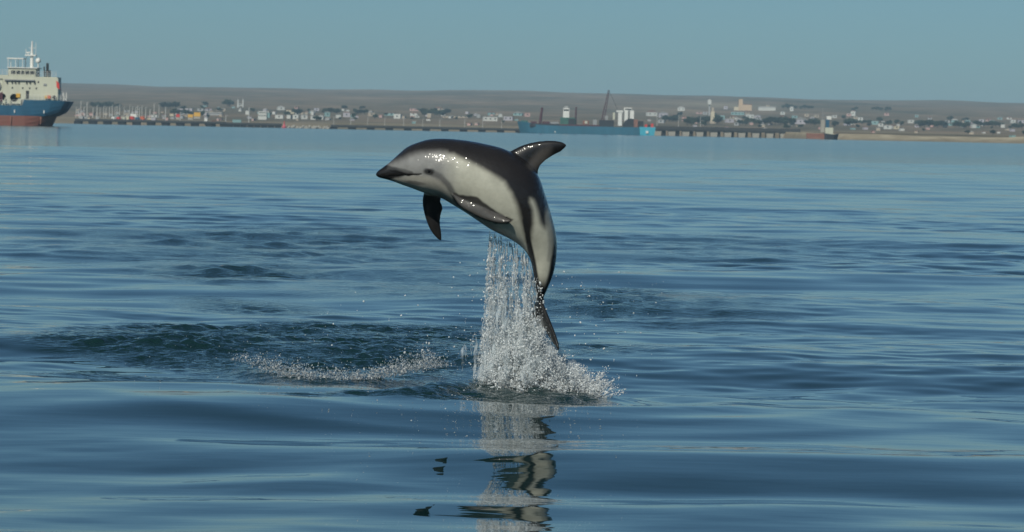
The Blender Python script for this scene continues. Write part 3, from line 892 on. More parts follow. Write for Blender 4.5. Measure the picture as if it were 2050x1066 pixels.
# ------------------------------------------------------------------ ships and harbour
M = dict(
    hull_blue=paint('hull_blue', (0.020, 0.105, 0.19), 0.45, 0.12, 0.5, streak=True),
    boot_red=paint('boot_red', (0.22, 0.075, 0.055), 0.6, 0.2, 0.6, (0.20, 0.085, 0.06), streak=True),
    cream=paint('ship_cream', (0.55, 0.56, 0.45), 0.5, 0.05, 0.7, (0.47, 0.47, 0.37), streak=True),
    white=paint('ship_white', (0.74, 0.74, 0.70), 0.5, 0.06, 0.8),
    dark=paint('dark_steel', (0.025, 0.028, 0.032), 0.6, 0.2, 1.0),
    glass=paint('dark_glass', (0.012, 0.016, 0.018), 0.15, 0.1, 1.0),
    maroon=paint('maroon', (0.085, 0.022, 0.030), 0.6, 0.15, 1.0),
    yellow=paint('yellow', (0.70, 0.40, 0.05), 0.55, 0.1, 1.0),
    red=paint('signal_red', (0.62, 0.05, 0.035), 0.55, 0.1, 1.0),
    orange=paint('orange', (0.65, 0.14, 0.05), 0.55, 0.1, 1.0),
    green=paint('deck_green', (0.04, 0.13, 0.10), 0.6, 0.12, 1.0),
    teal=paint('hull_teal', (0.028, 0.145, 0.225), 0.5, 0.12, 0.25, (0.020, 0.105, 0.16), streak=True),
    cyan=paint('cyan', (0.06, 0.42, 0.56), 0.5, 0.06, 0.6),
    grey=paint('grey_paint', (0.30, 0.31, 0.31), 0.6, 0.1, 1.0),
    rust=paint('rust', (0.28, 0.13, 0.09), 0.8, 0.2, 0.8),
    timber=paint('wet_timber', (0.02, 0.021, 0.022), 0.8, 0.2, 0.8),
    concrete=paint('harbour_concrete', (0.36, 0.34, 0.29), 0.85, 0.1, 0.3),
    deckc=paint('deck_concrete', (0.05, 0.052, 0.052), 0.85, 0.1, 0.2),
)

def hull_mesh(stations, prof_z, xe=1.0):
    """stations: (x_top, x_bottom, half_beam_top, half_beam_bottom, z_deck) from one end to the other; prof_z lower z"""
    mb = MB(); ring = []
    for (xt, xb, bt, bb, zd) in stations:
        pts = []
        for k in range(5):
            t = k/4.0
            pts.append((xb+(xt-xb)*t**xe, bb+(bt-bb)*(t**0.6), prof_z+(zd-prof_z)*t))
        ring.append(pts)
    V = []; n = len(ring)
    for pts in ring:
        V += [(x, -b, z) for x, b, z in pts]+[(x, b, z) for x, b, z in reversed(pts)]
    Fc = []
    for i in range(n-1):
        for k in range(10):
            a = i*10+k; b_ = i*10+(k+1) % 10
            Fc.append((a, b_, b_+10, a+10))
    Fc += [tuple(range(10)), tuple(range((n-1)*10, n*10))[::-1]]
    mb.add(V, Fc)
    return mb

def tanker():
    Y = 916.0; k = FPX/Y
    base = on_plane(142, 252.5, Y)
    r = empty('coastal_tanker', (base[0], Y, 0.0))
    tag(r, 'blue and red coastal tanker with cream bridge house and tall white mast', 'ship')
    def b(name, mat, x0, x1, y0, y1, z0, z1, parent=None):
        return MB().box(x0, x1, y0, y1, z0, z1).build(name, mat, parent or r)
    # hull above the boot line, stern to the right, running out of the picture to the left
    s_up = [(-70.5,-68,0.3,0.2,6.6),(-66,-65,2.6,1.6,6.3),(-60,-60,4.4,3.8,6.0),(-50,-50,5.3,5.2,4.7),(-20,-20,5.4,5.3,4.6),(-10.6,-10.6,5.3,5.2,4.6),(-10.2,-10.2,5.3,5.15,5.9),(-4,-5.5,5.0,4.5,5.9),(-1,-4.0,4.4,3.2,5.8),(0.2,-3.0,3.6,1.6,5.7)]
    hull_mesh(s_up, 2.25, 0.5).build('hull', M['hull_blue'], r)
    s_lo = [(-68.2,-67.5,0.22,0.15,2.26),(-65,-64.5,1.6,1.0,2.26),(-60,-59.5,3.8,3.2,2.26),(-50,-50,5.2,5.0,2.26),(-20,-20,5.3,5.1,2.26),(-10,-10,5.2,4.6,2.26),(-6.5,-7.5,4.6,3.0,2.26),(-4.6,-6.2,3.4,1.2,2.26),(-3.4,-5.0,1.8,0.3,2.26)]
    hull_mesh(s_lo, -1.5).build('boot_topping', M['boot_red'], r)
    # accommodation block
    h = b('deckhouse', M['cream'], -15.2, -2.9, -4.3, 4.3, 5.0, 11.2)
    b('side_wing', M['cream'], -6.3, -2.6, -4.45, -4.2, 5.95, 11.0, h)
    b('house_front', M['cream'], -16.6, -15.2, -3.6, 3.6, 4.6, 8.2, h)
    br = b('bridge', M['cream'], -14.1, -7.8, -4.0, 4.0, 11.2, 13.1)
    for a, c in ((148,198),(208,255),(265,302),(313,362),(372,425)):
        b('window', M['glass'], (a/5.92-142)/k, (c/5.92-142)/k, -4.06, -3.9, 11.75, 12.55, br)
    b('window', M['glass'], -7.85, -7.72, -3.0, 3.0, 11.75, 12.5, br)
    b('bridge_roof', M['white'], -14.3, -7.4, -4.3, 4.3, 13.1, 13.3, br)
    w = b('bridge_wing', M['cream'], -19.5, -14.1, -4.2, 4.2, 10.6, 11.5)
    b('forward_house', M['cream'], -19.5, -15.3, -3.9, 3.9, 5.2, 10.6)
    MB().lathe((-16.9, -4.0, 9.0), [(.4, -.5), (1.25, -.3), (1.25, .3), (.4, .5)], 14, 'y').build('store_tank', M['grey'], r)
    b('pipe_rack', M['cream'], -40, -19.6, -3.0, 3.0, 5.2, 6.6)
    b('ledge', M['grey'], -14.8, -7.9, -4.75, -4.3, 10.25, 10.5, h)
    for a in (105, 165, 203, 243, 335, 375, 430):
        b('bracket', M['dark'], (a/5.92-142)/k-0.12, (a/5.92-142)/k+0.12, -4.6, -4.32, 9.6, 10.25, h)
    for a, yz in ((168, 575), (290, 575), (372, 575), (450, 575), (473, 500), (473, 400)):
        z = (252-80-yz/5.92)/k
        b('porthole', M['dark'], (a/5.92-142)/k-0.16, (a/5.92-142)/k+0.16, -4.36, -4.28, z-0.2, z+0.2, h)
    b('door', M['dark'], -9.9, -9.2, -4.37, -4.28, 6.1, 8.0, h)
    b('vent', M['grey'], -5.9, -5.2, -4.6, -4.44, 9.2, 9.7, h)
    # canopy on posts above the bridge
    cp = b('canopy', M['white'], -14.6, -10.8, -2.6, 2.6, 15.2, 15.45)
    for x in (-14.3, -12.6, -11.0):
        MB().tube((x, -2.4, 13.3), (x, -2.4, 15.2), 0.07).build('post', M['white'], cp)
        MB().tube((x, 2.4, 13.3), (x, 2.4, 15.2), 0.07).build('post', M['white'], cp)
    # mast with radar platform
    ms = MB().tube((-9.2, 0, 13.2), (-9.2, 0, 16.4), 0.42, 0.36, 9).tube((-9.2, 0, 16.4), (-9.2, 0, 19.4), 0.3, 0.16, 9).build('mast', M['white'], r)
    MB().box(-10.7, -8.2, -0.8, 0.8, 16.0, 16.25).build('platform', M['white'], ms)
    MB().box(-10.5, -9.6, -0.15, 0.15, 16.65, 16.9).tube((-10.05, 0, 16.25), (-10.05, 0, 16.7), .1).build('radar', M['white'], ms)
    MB().tube((-10.6, 0, 16.2), (-10.6, 0, 17.6), .05).tube((-8.3, 0, 16.2), (-8.3, 0, 19.0), .05).tube((-9.9, 0, 17.8), (-8.4, 0, 17.8), .06).build('aerial', M['white'], ms)
    MB().tube((-10.3, 0, 16.7), (-10.6, 0, 13.4), .04).build('stay', M['grey'], ms); MB().tube((-8.4, 0, 16.7), (-7.4, 0, 13.4), .04).build('stay', M['grey'], ms)
    d = MB().lathe((-7.75, 0, 14.4), [(0.1, 0), (0.5, 0.1), (0.62, 0.55), (0.45, 1.0), (0.1, 1.2)], 12).build('satellite_dome', M['white'], r, True)
    MB().tube((-7.75, 0, 13.3), (-7.75, 0, 14.5), 0.12).build('pedestal', M['white'], d)
    # dark exhaust stack
    f = MB().tube((-5.6, 0, 11.2), (-5.6, 0, 14.4), 0.35, 0.3, 9).tube((-6.2, 0.3, 11.2), (-6.4, 0.3, 13.6), 0.16).tube((-5.0, 0.1, 11.2), (-5.0, 0.1, 12.8), 0.18).box(-6.0, -5.1, -.5, .5, 12.2, 12.7).build('exhaust_stack', M['dark'], r)
    # rails on deck edges
    for (x0, x1, z0, yy) in ((-14.1, -3.0, 11.2, -4.25), (-10, -0.3, 5.9, -4.9), (-18.4, -14.2, 11.5, -4.15), (-40, -11, 4.6, -5.2)):
        mb = MB()
        for q in range(3): mb.tube((x0, yy, z0+0.4*(q+1)), (x1, yy, z0+0.4*(q+1)), 0.025, n=5)
        x = x0
        while x <= x1: mb.tube((x, yy, z0), (x, yy, z0+1.2), 0.035, n=5); x += 1.0
        mb.build('railing', M['white'], r)
    # ensign, stern posts, life-raft, ring
    fs = MB().tube((-2.7, -3, 9.0), (-0.9, -3.6, 6.0), 0.06).tube((-3.2, -3.2, 11.2), (-1.2, -3.8, 6.5), 0.05).build('stern_stay', M['white'], r)
    MB().add([(-3.0, -4.6, 10.4), (-2.35, -4.6, 9.8), (-2.2, -4.7, 8.4), (-2.9, -4.55, 8.9), (-3.0, -4.5, 10.4), (-2.35, -4.5, 9.8), (-2.2, -4.6, 8.4), (-2.9, -4.45, 8.9)],
             [(0,1,2,3), (7,6,5,4), (0,4,5,1), (1,5,6,2), (2,6,7,3), (3,7,4,0)]).build('ensign', M['red'], r)
    for x in (-2.2, -1.4, -0.8): MB().tube((x, -3.2, 5.8), (x, -3.2, 7.8), 0.09).build('bitt_post', M['white'], r)
    MB().box(-4.9, -4.2, -4.9, -4.5, 6.3, 7.0).build('life_raft', M['orange'], r)
    MB().box(-5.5, -5.05, -4.9, -4.6, 6.3, 6.9).build('locker', M['yellow'], r)
    MB().lathe((-3.4, -4.6, 6.6), [(0.35, -.3), (.45, 0), (.35, .3)], 9, 'y').build('winch_drum', M['dark'], r)
    # hose reels and pipework on the cargo deck
    for x, z, rr in ((-12.6, 6.3, 1.25), (-15.3, 6.45, 1.15), (-17.6, 6.3, 1.1)):
        hr = MB().lathe((x, -3.4, z), [(rr*.75, -.9), (rr, -.8), (rr*.95, 0), (rr, .8), (rr*.75, .9)], 14, 'y').build('hose_reel', M['maroon'], r)
        MB().box(x-.9, x-.7, -4.1, -2.7, 4.6, z).build('reel_frame', M['cream'], hr); MB().box(x+.7, x+.9, -4.1, -2.7, 4.6, z).build('reel_frame', M['cream'], hr)
    MB().box(-12.1, -11.2, -4.6, -4.0, 6.4, 7.3).build('locker', M['yellow'], r)
    for x in (-11.0, -10.3, -13.4, -14.6, -16.2, -18.0): MB().tube((x, -4.8, 4.6), (x, -4.8, 6.3+0.4*math.sin(x*3)), 0.11).build('vent_pipe', M['cream'], r)
    MB().tube((-45, -1, 5.6), (-17, -1, 5.6), 0.28).tube((-45, 0, 5.6), (-17, 0, 5.6), 0.28).tube((-45, 1, 5.6), (-17, 1, 5.6), 0.28).build('cargo_pipe', M['cream'], r)
    b('manifold', M['cream'], -12.4, -11, -3.8, 3.8, 4.6, 5.6)
    b('hatch_coaming', M['grey'], -10.9, -10.3, -4.6, 0, 4.6, 6.0)
    for x in (-12.4, -5.7): b('draught_mark', M['white'], x, x+0.2, -5.46, -5.3, 2.9, 3.6)
    for x, hh in ((-13.3, 1.6), (-6.5, 1.2)): MB().prism([(x, 2.1), (x+.35, 2.1), (x+.2, 0.3), (x+.05, 0.4)], -5.42, -5.2).build('rust_streak', M['rust'], r)
    MB().lathe((-69, 0, 6.6), [(.2, 0), (.15, 5)], 8).build('foremast', M['white'], r)
tanker()

def work_ship():
    Y = 1950.0; k = FPX/Y
    def lx(p): return (p-1173)/k
    def lz(px, py): return (hor(px)+CAM_H*FPX/Y-py)/k
    base = on_plane(1173, hor(1173)+5.2, Y)
    r = empty('work_ship', (base[0], Y, 0))
    tag(r, 'long teal hulled work ship with dark red derrick moored at the pier', 'ship')
    def b(name, mat, p0, p1, q0, q1, y0=-3, y1=3, parent=None):
        z0, z1 = lz((p0+p1)/2, q0), lz((p0+p1)/2, q1)
        return MB().box(lx(p0), lx(p1), y0, y1, min(z0, z1), max(z0, z1)).build(name, mat, parent or r)
    st = [(lx(1035), lx(1043), 0.4, 0.3, 5.6), (lx(1042), lx(1048), 2.4, 1.0, 5.7), (lx(1056), lx(1060), 4.2, 3.0, 5.3), (lx(1074), lx(1076), 5.4, 4.8, 4.2),
          (lx(1100), lx(1100), 5.8, 5.6, 3.9), (lx(1240), lx(1240), 5.8, 5.6, 3.8), (lx(1279), lx(1279), 5.6, 5.2, 3.9)]
    hull_mesh(st, -1.0).build('hull', M['teal'], r)
    hull_mesh([(lx(1279.3), lx(1280.5), 5.65, 5.3, 4.1), (lx(1311.5), lx(1308), 5.3, 4.8, 4.0)], -1.0).build('stern', M['cyan'], r)
    b('forecastle', M['green'], 1043, 1056, 245, 241.5, -2, 2)
    b('bulwark', M['dark'], 1060, 1120, 254, 248, -5.2, 4)
    b('hatch', M['maroon'], 1062, 1074, 249, 243.5, -4, 3)
    b('hatch', M['maroon'], 1085, 1100, 250, 244, -4, 3)
    b('hatch', M['grey'], 1098, 1118, 250, 244.5, -3, 3)
    b('bulwark', M['maroon'], 1120, 1200, 256, 250, -5.2, 4)
    wb = b('house_base', M['green'], 1121, 1151, 252, 236, -3.5, 3.5)
    wh = b('wheelhouse', M['white'], 1126.5, 1138.5, 236, 217, -3, 3)
    b('window_band', M['glass'], 1127.2, 1137.8, 222.5, 219.5, -3.06, -2.9, wh)
    b('house_side', M['dark'], 1137, 1150, 251, 238, -3.6, -3.4, wb)
    b('funnel', M['grey'], 1129, 1136, 217, 212.5, -1, 1)
    for (pa, pb, top, w_) in ((1080, 1084.5, 216, .75), (1151.5, 1152.5, 215, .5)):
        MB().tube((lx(pa), 0, 3.5), (lx(pb), 0, lz(pb, top)), w_, w_*.7, 8).build('crane_post', M['maroon'], r)
    # derrick: two chords with lacing
    a0 = np.array([lx(1205.5), 0, lz(1205, 246)]); a1 = np.array([lx(1217), 0, lz(1217, 181)])
    dk = MB()
    for oy in (-.5, .5):
        for ox in (-.75, .75):
            dk.tube(a0+[ox, oy, 0], a1+[ox*.35, oy*.4, 0], .24, .14, 6)
    for q in range(14):
        t0, t1 = q/14, (q+1)/14; sg = 1 if q % 2 else -1
        dk.tube(a0+(a1-a0)*t0+[sg*.75*(1-.65*t0), -.5, 0], a0+(a1-a0)*t1+[-sg*.75*(1-.65*t1), -.5, 0], .10, n=5)
    dj = dk.build('derrick', M['maroon'], r)
    MB().tube(a1, (lx(1237), 0, lz(1237, 224)), .07, n=5).build('stay', M['dark'], dj)
    b('derrick_base', M['dark'], 1199, 1228, 256, 241, -3.5, 3.5)
    b('winch_house', M['grey'], 1210, 1216, 241, 232, -2, 2)
    b('deck_store', M['rust'], 1166, 1178, 253, 242, -4.2, 1)
    b('deck_store', M['cream'], 1170, 1175, 248, 243, -4.5, -4.2)
    b('deck_store', M['grey'], 1186, 1194, 252, 240, -4, 0)
    # white after gantry
    g = MB()
    def bx(p0, p1, q0, q1, y0, y1): g.box(lx(p0), lx(p1), y0, y1, lz(p0, q0), lz(p0, q1))
    bx(1236.5, 1244, 252, 222, -2.4, 2.4); bx(1233, 1246, 225, 221.5, -2.6, 2.6); bx(1249, 1256, 252, 219, -2.2, 2.2)
    bx(1248, 1264, 222, 216, -2.0, 2.0); bx(1260, 1268, 240, 222, -2.1, 2.1)
    gt = g.build('after_house', M['white'], r)
    b('window_band', M['glass'], 1249.6, 1263, 220.5, 218.3, -2.26, -2.05, gt)
    b('ladder_tower', M['cream'], 1226, 1230, 240, 226, -1.5, 1.5)
    MB().lathe((lx(1262), -2.4, 4.2), [(3.6, -.7), (3.9, 0), (3.6, .7)], 16, 'y').build('cable_drum', M['dark'], r)
    b('container', M['rust'], 1268, 1276, 256, 240, -4, 2)
    b('container', M['dark'], 1277, 1287, 256.5, 243, -3.5, 2)
    b('fender', M['red'], 1290, 1294.5, 257, 249.5, -4, -2)
    b('fender', M['red'], 1302, 1307, 257, 248, -4, -2)
    b('fender', M['dark'], 1296, 1301, 257, 250, -4, -2)
    b('draught_mark', M['white'], 1110, 1111.5, 266, 263, -5.95, -5.7)
    b('stern_plate', M['white'], 1292, 1297, 267.5, 262.5, -5.75, -5.4)
work_ship()

def small_ship():
    Y = 1735.0; k = FPX/Y
    def lx(p): return (p-1660)/k
    def lz(py): return (hor(1660)+CAM_H*FPX/Y-py)/k
    base = on_plane(1660, 279.5, Y)
    r = empty('tug_boat', (base[0], Y, 0))
    tag(r, 'small dark hulled tug with white house and blue funnel by the sandy bluff', 'boat')
    hull_mesh([(lx(1649), lx(1651), 1.6, 1.2, 2.7), (lx(1656), lx(1656), 2.2, 1.9, 2.5), (lx(1668), lx(1668), 2.2, 1.8, 2.2), (lx(1679), lx(1675), .4, .2, 2.6)], -.8).build('hull', M['dark'], r)
    MB().box(lx(1651), lx(1667), -1.5, 1.5, 2.3, lz(256)).build('deckhouse', M['cream'], r)
    MB().box(lx(1642), lx(1650), -1.3, 1.3, lz(266), lz(241)).build('hoist_tower', M['concrete'], r)
    MB().box(lx(1652.5), lx(1659), -.8, .8, lz(256), lz(240)).build('funnel', M['hull_blue'], r)
    MB().box(lx(1654), lx(1663), -1, 1, lz(240), lz(233)).build('wheelhouse', M['white'], r)
    MB().tube((lx(1646), 0, lz(241)), (lx(1646), 0, lz(217)), .13, .08).build('mast', M['grey'], r)
    MB().box(lx(1614), lx(1650), -1.2, 1.2, .2, lz(268)).build('mooring_pontoon', M['rust'], r)
small_ship()

def pier(name, label, p0, p1, ztop, spacing, wbent, mats, Y=1962.0, solid=False, thick=1.0, deep=9.0):
    k = FPX/Y
    base = on_plane((p0+p1)/2, hor((p0+p1)/2)+CAM_H*k, Y)
    r = empty(name, (base[0], Y, 0)); tag(r, label, 'pier')
    L = (p1-p0)/k
    MB().box(-L/2, L/2, 0, deep, ztop-thick, ztop).build('deck', mats[0], r)
    MB().box(-L/2, L/2, -.25, 0, ztop-thick*.7, ztop+.25).build('kerb', mats[0], r)
    if solid:
        n = int(L/3.2)
        for i in range(n):
            x = -L/2+(i+.5)*L/n
            MB().box(x-1.5, x+1.5, .3, 2, -1.5, ztop-thick).build('wall_panel', mats[1], r)
        return r
    n = int((p1-p0)/spacing); me = None
    for i in range(n+1):
        x = -L/2+1.2+i*(L-2.4)/n
        if me is None:
            w = wbent/k/2
            mb = MB().prism([(-w, ztop-thick), (w, ztop-thick), (w*.8, -1.5), (-w*.8, -1.5)], 0.3, 1.1)
            mb.prism([(-w, ztop-thick), (w, ztop-thick), (w*.8, -1.5), (-w*.8, -1.5)], deep-1.4, deep-.6)
            mb.box(-w, w, 0.3, deep-.6, ztop-thick-.4, ztop-thick)
            me = mb.mesh('pile_bent'); me.materials.append(mats[1])
        o = bpy.data.objects.new('pile_bent', me); col.objects.link(o); o.parent = r; o.location = (x, 0, 0)
    return r
pier('long_pier', 'long dark pier on wide pile bents beside the blue tanker', 150, 452, 2.3, 29.5, 15, (M['deckc'], M['timber']))
pier('dark_quay', 'solid dark quay wall at the end of the long pier', 453, 563, 2.0, 30, 14, (M['deckc'], M['timber']), solid=True)
pier('bridge_pier', 'dark pier on spaced bents reaching to the bow of the teal ship', 662, 1044, 1.9, 35, 15, (M['deckc'], M['timber']))
wh = pier('wharf', 'high grey wharf with pale concrete piers right of the teal ship', 1312, 1602, 4.4, 27.3, 15, (M['deckc'], M['concrete']), thick=1.9)
for i in range(10):
    x = (1312+27.3*(i+0.5)-1457)/(FPX/1962.0)+.6
    MB().box(x-1.25, x+1.25, 1.2, 1.6, -1.2, 2.5).build('gap_shade_panel', M['timber'], wh)  # dark panel added in each gap to stand for shade beneath the deck

# breakwater stones, buoy-like marker
def rocks():
    r = empty('breakwater', tuple(on_plane(612, hor(612)+5.1, 1965.0)*np.array([1, 1, 0])))
    tag(r, 'low breakwater of pale boulders between the two piers', 'breakwater')
    protos = []
    for s in range(4):
        v = ICO_V*(1+.25*rng.standard_normal((12, 1)).clip(-1, 1))*np.array([1, 1, .75])
        me = bpy.data.meshes.new('boulder'); me.from_pydata(v.tolist(), [], ICO_F.tolist()); me.materials.append(M['concrete']); protos.append(me)
    for i in range(64):
        o = bpy.data.objects.new('boulder', protos[i % 4]); col.objects.link(o); o.parent = r
        s = rng.uniform(.5, 1.15)
        o.location = (rng.uniform(-11.5, 11.5), rng.uniform(-1, 4), rng.uniform(-.2, .9)); o.scale = (s, s, s); o.rotation_euler = rng.uniform(0, 6, 3)
rocks()
bp_ = on_plane(569, hor(569)+5.2, 1955.0)
bo = empty('marker_buoy', (bp_[0], bp_[1], 0)); tag(bo, 'red marker buoy floating at the end of the dark quay', 'buoy')
MB().lathe((0, 0, -.4), [(.7, 0), (1.1, .5), (.95, 1.3), (.4, 2.2), (.3, 2.6)], 12).build('float', paint('buoy_red', (.55, .09, .12), .5), bo, True)
MB().lathe((0, 0, 2.2), [(.12, 0), (.3, .5), (.3, .9), (.05, 1.1)], 8).build('topmark', M['red'], bo)

# ------------------------------------------------------------------ town
_D = np.concatenate([np.linspace(1700, 3000, 500), np.linspace(3005, 7500, 500)])
def on_land(x, y):
    """point of the ground seen at pixel (x, y)"""
    X = (x-1025)/FPX*_D
    z = land_z(X, _D)
    yy = hor(x)-(z-CAM_H)*FPX/_D
    i = int(np.argmax(yy <= y)) if (yy <= y).any() else len(_D)-1
    return X[i], _D[i], z[i]

HC = {
 'white': ((.56,.57,.54), 'white flat roofed house in the far harbour town', 'white houses of the town'),
 'cream': ((.58,.52,.38), 'cream walled house in the far harbour town', 'cream houses of the town'),
 'beige': ((.42,.36,.28), 'sandy beige house in the far harbour town', 'beige houses of the town'),
 'grey': ((.36,.37,.37), 'grey shed in the far harbour town', 'grey sheds of the town'),
 'lilac': ((.42,.40,.44), 'pale lilac grey house in the far harbour town', 'lilac houses of the town'),
 'teal': ((.22,.36,.36), 'pale teal building in the far harbour town', 'teal buildings of the town'),
 'pink': ((.50,.33,.30), 'pinkish house in the far harbour town', 'pink houses of the town'),
}
HM = {k: paint('wall_'+k, v[0], .8, .06, .3) for k, v in HC.items()}
RM = [paint('roof_grey', (.25,.25,.24), .8, .1, .4), paint('roof_pale', (.45,.45,.43), .7, .1, .4), paint('roof_rust', (.22,.12,.09), .8, .1, .4)]
_hp = {}
def zone(x, y):
    e = hor(x)-y
    hi = 'high on the slope' if e > 30 else 'halfway up the slope' if e > 16 else 'near the water'
    if x < 450: a = 'behind the long pier'
    elif x < 662: a = 'behind the dark quay and breakwater'
    elif x < 1045: a = 'behind the pier reaching the teal ship'
    elif x < 1312: a = 'behind the teal ship'
    elif x < 1602: a = 'behind the high wharf'
    elif x < 1690: a = 'behind the tug'
    else: a = 'above the sandy bluff'
    return hi+' '+a
def house(x, y, w, h, kind, roof=None):
    X, D, z = on_land(x, y)
    k = FPX/D; W_, H_ = w/k, h/k
    r = empty('house', (X, D, z), rng.uniform(-.25, .25))
    tag(r, HC[kind][1].replace('in the far harbour town', zone(x, y)), 'house', HC[kind][2]+' '+zone(x, y))
    dp = max(W_*.7, 4)
    MB().box(-W_/2, W_/2, 0, dp, -1.5, H_).build('wall', HM[kind], r)
    rm = RM[int(rng.integers(0, 3))] if roof is None else roof
    if rng.random() < .45 and W_ < 10:
        MB().prism([(-W_/2-.2, H_), (W_/2+.2, H_), (0, H_+W_*.2)], -.2, dp+.2).build('roof', rm, r)
    else:
        MB().box(-W_/2-.12, W_/2+.12, -.12, dp+.12, H_, H_+.25).build('roof', RM[1] if kind == 'white' else rm, r)
    if W_ > 3:
        n = max(1, int(W_/3.0))
        for i in range(n):
            xx = -W_/2+(i+.5)*W_/n
            MB().box(xx-.45, xx+.45, -.06, .02, H_*.4, H_*.4+1.0).build('window', M['glass'], r)
HL = [(228,238,8,6,'teal'),(303,236,12,5,'white'),(249,239,7,5,'cream'),(352,224,16,6,'lilac'),(372,223,14,5,'lilac'),(395,223,12,5,'grey'),(412,223,13,5,'lilac'),(436,223,18,5,'beige'),
 (489,230,7,8,'white'),(474,213,8,4,'white'),(557,221,14,6,'white'),(575,228,16,7,'cream'),(553,238,16,7,'white'),(572,238,8,7,'white'),(586,239,11,8,'white'),(604,239,12,8,'white'),(621,240,10,7,'white'),(636,240,11,7,'white'),
 (603,231,14,6,'beige'),(628,223,10,6,'lilac'),(619,231,6,7,'white'),(650,234,10,9,'teal'),(672,237,9,7,'white'),(688,235,14,9,'lilac'),(702,236,12,6,'teal'),
 (738,233,13,7,'beige'),(756,236,6,5,'pink'),(773,232,20,5,'teal'),(789,238,14,9,'white'),(801,238,6,5,'beige'),(825,223,22,5,'pink'),(822,232,14,5,'white'),(853,236,8,8,'beige'),(872,222,15,5,'beige'),(885,224,8,5,'grey'),
 (905,236,50,3,'beige'),(952,236,6,7,'grey'),(976,243,28,8,'white'),(1011,242,18,8,'lilac'),(996,235,7,6,'white'),(978,232,12,6,'teal'),(1030,232,18,5,'teal'),(1050,234,10,7,'pink'),
 (1300,233,20,8,'white'),(1322,236,18,9,'lilac'),(1343,241,12,9,'white'),(1357,222,14,6,'white'),(1364,243,9,8,'pink'),(1317,247,12,6,'grey'),(1394,241,16,6,'lilac'),(1405,230,9,6,'grey'),(1440,240,9,9,'teal'),(1455,246,16,7,'lilac'),(1462,238,14,4,'beige'),
 (1470,231,26,6,'teal'),(1495,238,16,8,'white'),(1510,238,12,6,'lilac'),(1446,219,8,6,'lilac'),(1466,221,6,5,'white'),(1530,214,6,4,'beige'),(1519,247,7,8,'lilac'),(1578,223,7,8,'white'),(1560,243,14,8,'white'),(1596,249,26,9,'lilac'),(1585,237,10,5,'teal'),(1629,236,8,6,'beige'),
 (1701,232,9,9,'white'),(1716,242,10,6,'white'),(1690,252,12,6,'lilac'),(1745,250,14,7,'teal'),(1757,254,10,6,'white'),(1771,259,15,7,'white'),(1789,259,10,6,'cream'),(1728,260,8,5,'lilac'),(1752,262,8,5,'beige'),(1775,247,10,5,'teal'),
 (1818,247,12,6,'white'),(1832,248,8,5,'teal'),(1932,248,8,7,'teal'),(1944,257,8,8,'white'),(1958,246,10,6,'lilac'),(1980,248,9,6,'teal'),(2001,256,8,6,'white'),(2022,248,9,8,'white'),(2040,247,16,6,'lilac'),(1905,246,14,5,'teal'),(1890,247,9,5,'grey'),(2012,262,8,4,'beige'),(1855,240,8,4,'grey')]
for t in HL: house(*t)
for _ in range(46):   # thinner scatter of small houses up the slope
    x = rng.uniform(1300, 2045) if rng.random() < .75 else rng.uniform(350, 1010)
    e = rng.uniform(14, 44) if x > 1290 else rng.uniform(10, 32)
    house(x, hor(x)-e, rng.uniform(5, 11), rng.uniform(3.5, 6), ['white','beige','lilac','grey','teal','pink'][int(rng.integers(0, 6))])

for _ in range(44):   # low jumble of sheds behind the long pier
    x = rng.uniform(146, 345); e = rng.uniform(4, 20)
    house(x, hor(x)-e, rng.uniform(4, 10), rng.uniform(2.5, 5), ['grey','beige','cream','lilac','grey','pink'][int(rng.integers(0, 6))])
for _ in range(90):
    x = rng.uniform(345, 1040) if rng.random() < .55 else rng.uniform(1290, 2045); e = rng.uniform(6, 34)
    house(x, hor(x)-e, rng.uniform(4, 9), rng.uniform(2.5, 4.5), ['grey','beige','lilac','teal','white','pink'][int(rng.integers(0, 6))])

def block(name, label, cat, parts):
    """parts: (part name, material, px0, px1, py_bottom, py_top, depth0, depth1); stands on the ground at the first part's foot"""
    p = parts[0]; X, D, z = on_land((p[2]+p[3])/2, p[4]); k = FPX/D
    r = empty(name, (X, D, z)); tag(r, label, cat); xc = (p[2]+p[3])/2
    for (nm, m, a, b_, yb, yt, d0, d1) in parts:
        MB().box((a-xc)/k, (b_-xc)/k, d0, d1, (p[4]-yb)/k-(1.5 if yb == p[4] else 0), (p[4]-yt)/k).build(nm, m, r)
    return r
sandst = paint('sandstone', (.56, .42, .28), .85, .08, .2)
block('hill_hotel', 'sandy stone building with a square tower on the slope', 'building', [('wall', sandst, 1472, 1498, 222, 210, 0, 14), ('tower', sandst, 1472.5, 1480, 210, 199.5, 1, 9), ('annexe', HM['cream'], 1463, 1471.8, 222, 215, 1, 10), ('roof', RM[2], 1480.2, 1498.4, 210, 209, -.3, 14.3)])
block('long_hall', 'long white hall beside the sandstone tower building', 'building', [('wall', HM['white'], 1512, 1546, 222, 215.5, 0, 14), ('roof', RM[1], 1511.5, 1546.5, 215.5, 214, -.4, 14.4)])
wt = block('water_tower', 'slim pale tower with a wide white head', 'tower', [('shaft', HM['grey'], 1411.8, 1414.8, 232, 210, 0, 2), ('tank', HM['white'], 1409.8, 1416.8, 210, 201, -1.5, 3.5), ('cap', RM[1], 1411, 1415.5, 201, 199.5, -.5, 2.5)])
block('silo_tower', 'tall cream silo tower standing on the shore behind the wharf', 'tower', [('shaft', HM['cream'], 1416.5, 1424, 248, 224, 0, 3), ('head', HM['beige'], 1418, 1422.5, 224, 216, .5, 2.5), ('base', HM['beige'], 1415, 1426, 248, 243, -.8, 3.8)])
blk = block('office_block', 'white two storey block with a row of dark windows', 'building', [('wall', HM['white'], 511, 528, 240, 223, 0, 9), ('annexe', HM['teal'], 528.3, 534, 236, 226, 1, 8)])
X, D, z = on_land(519.5, 240); k = FPX/D
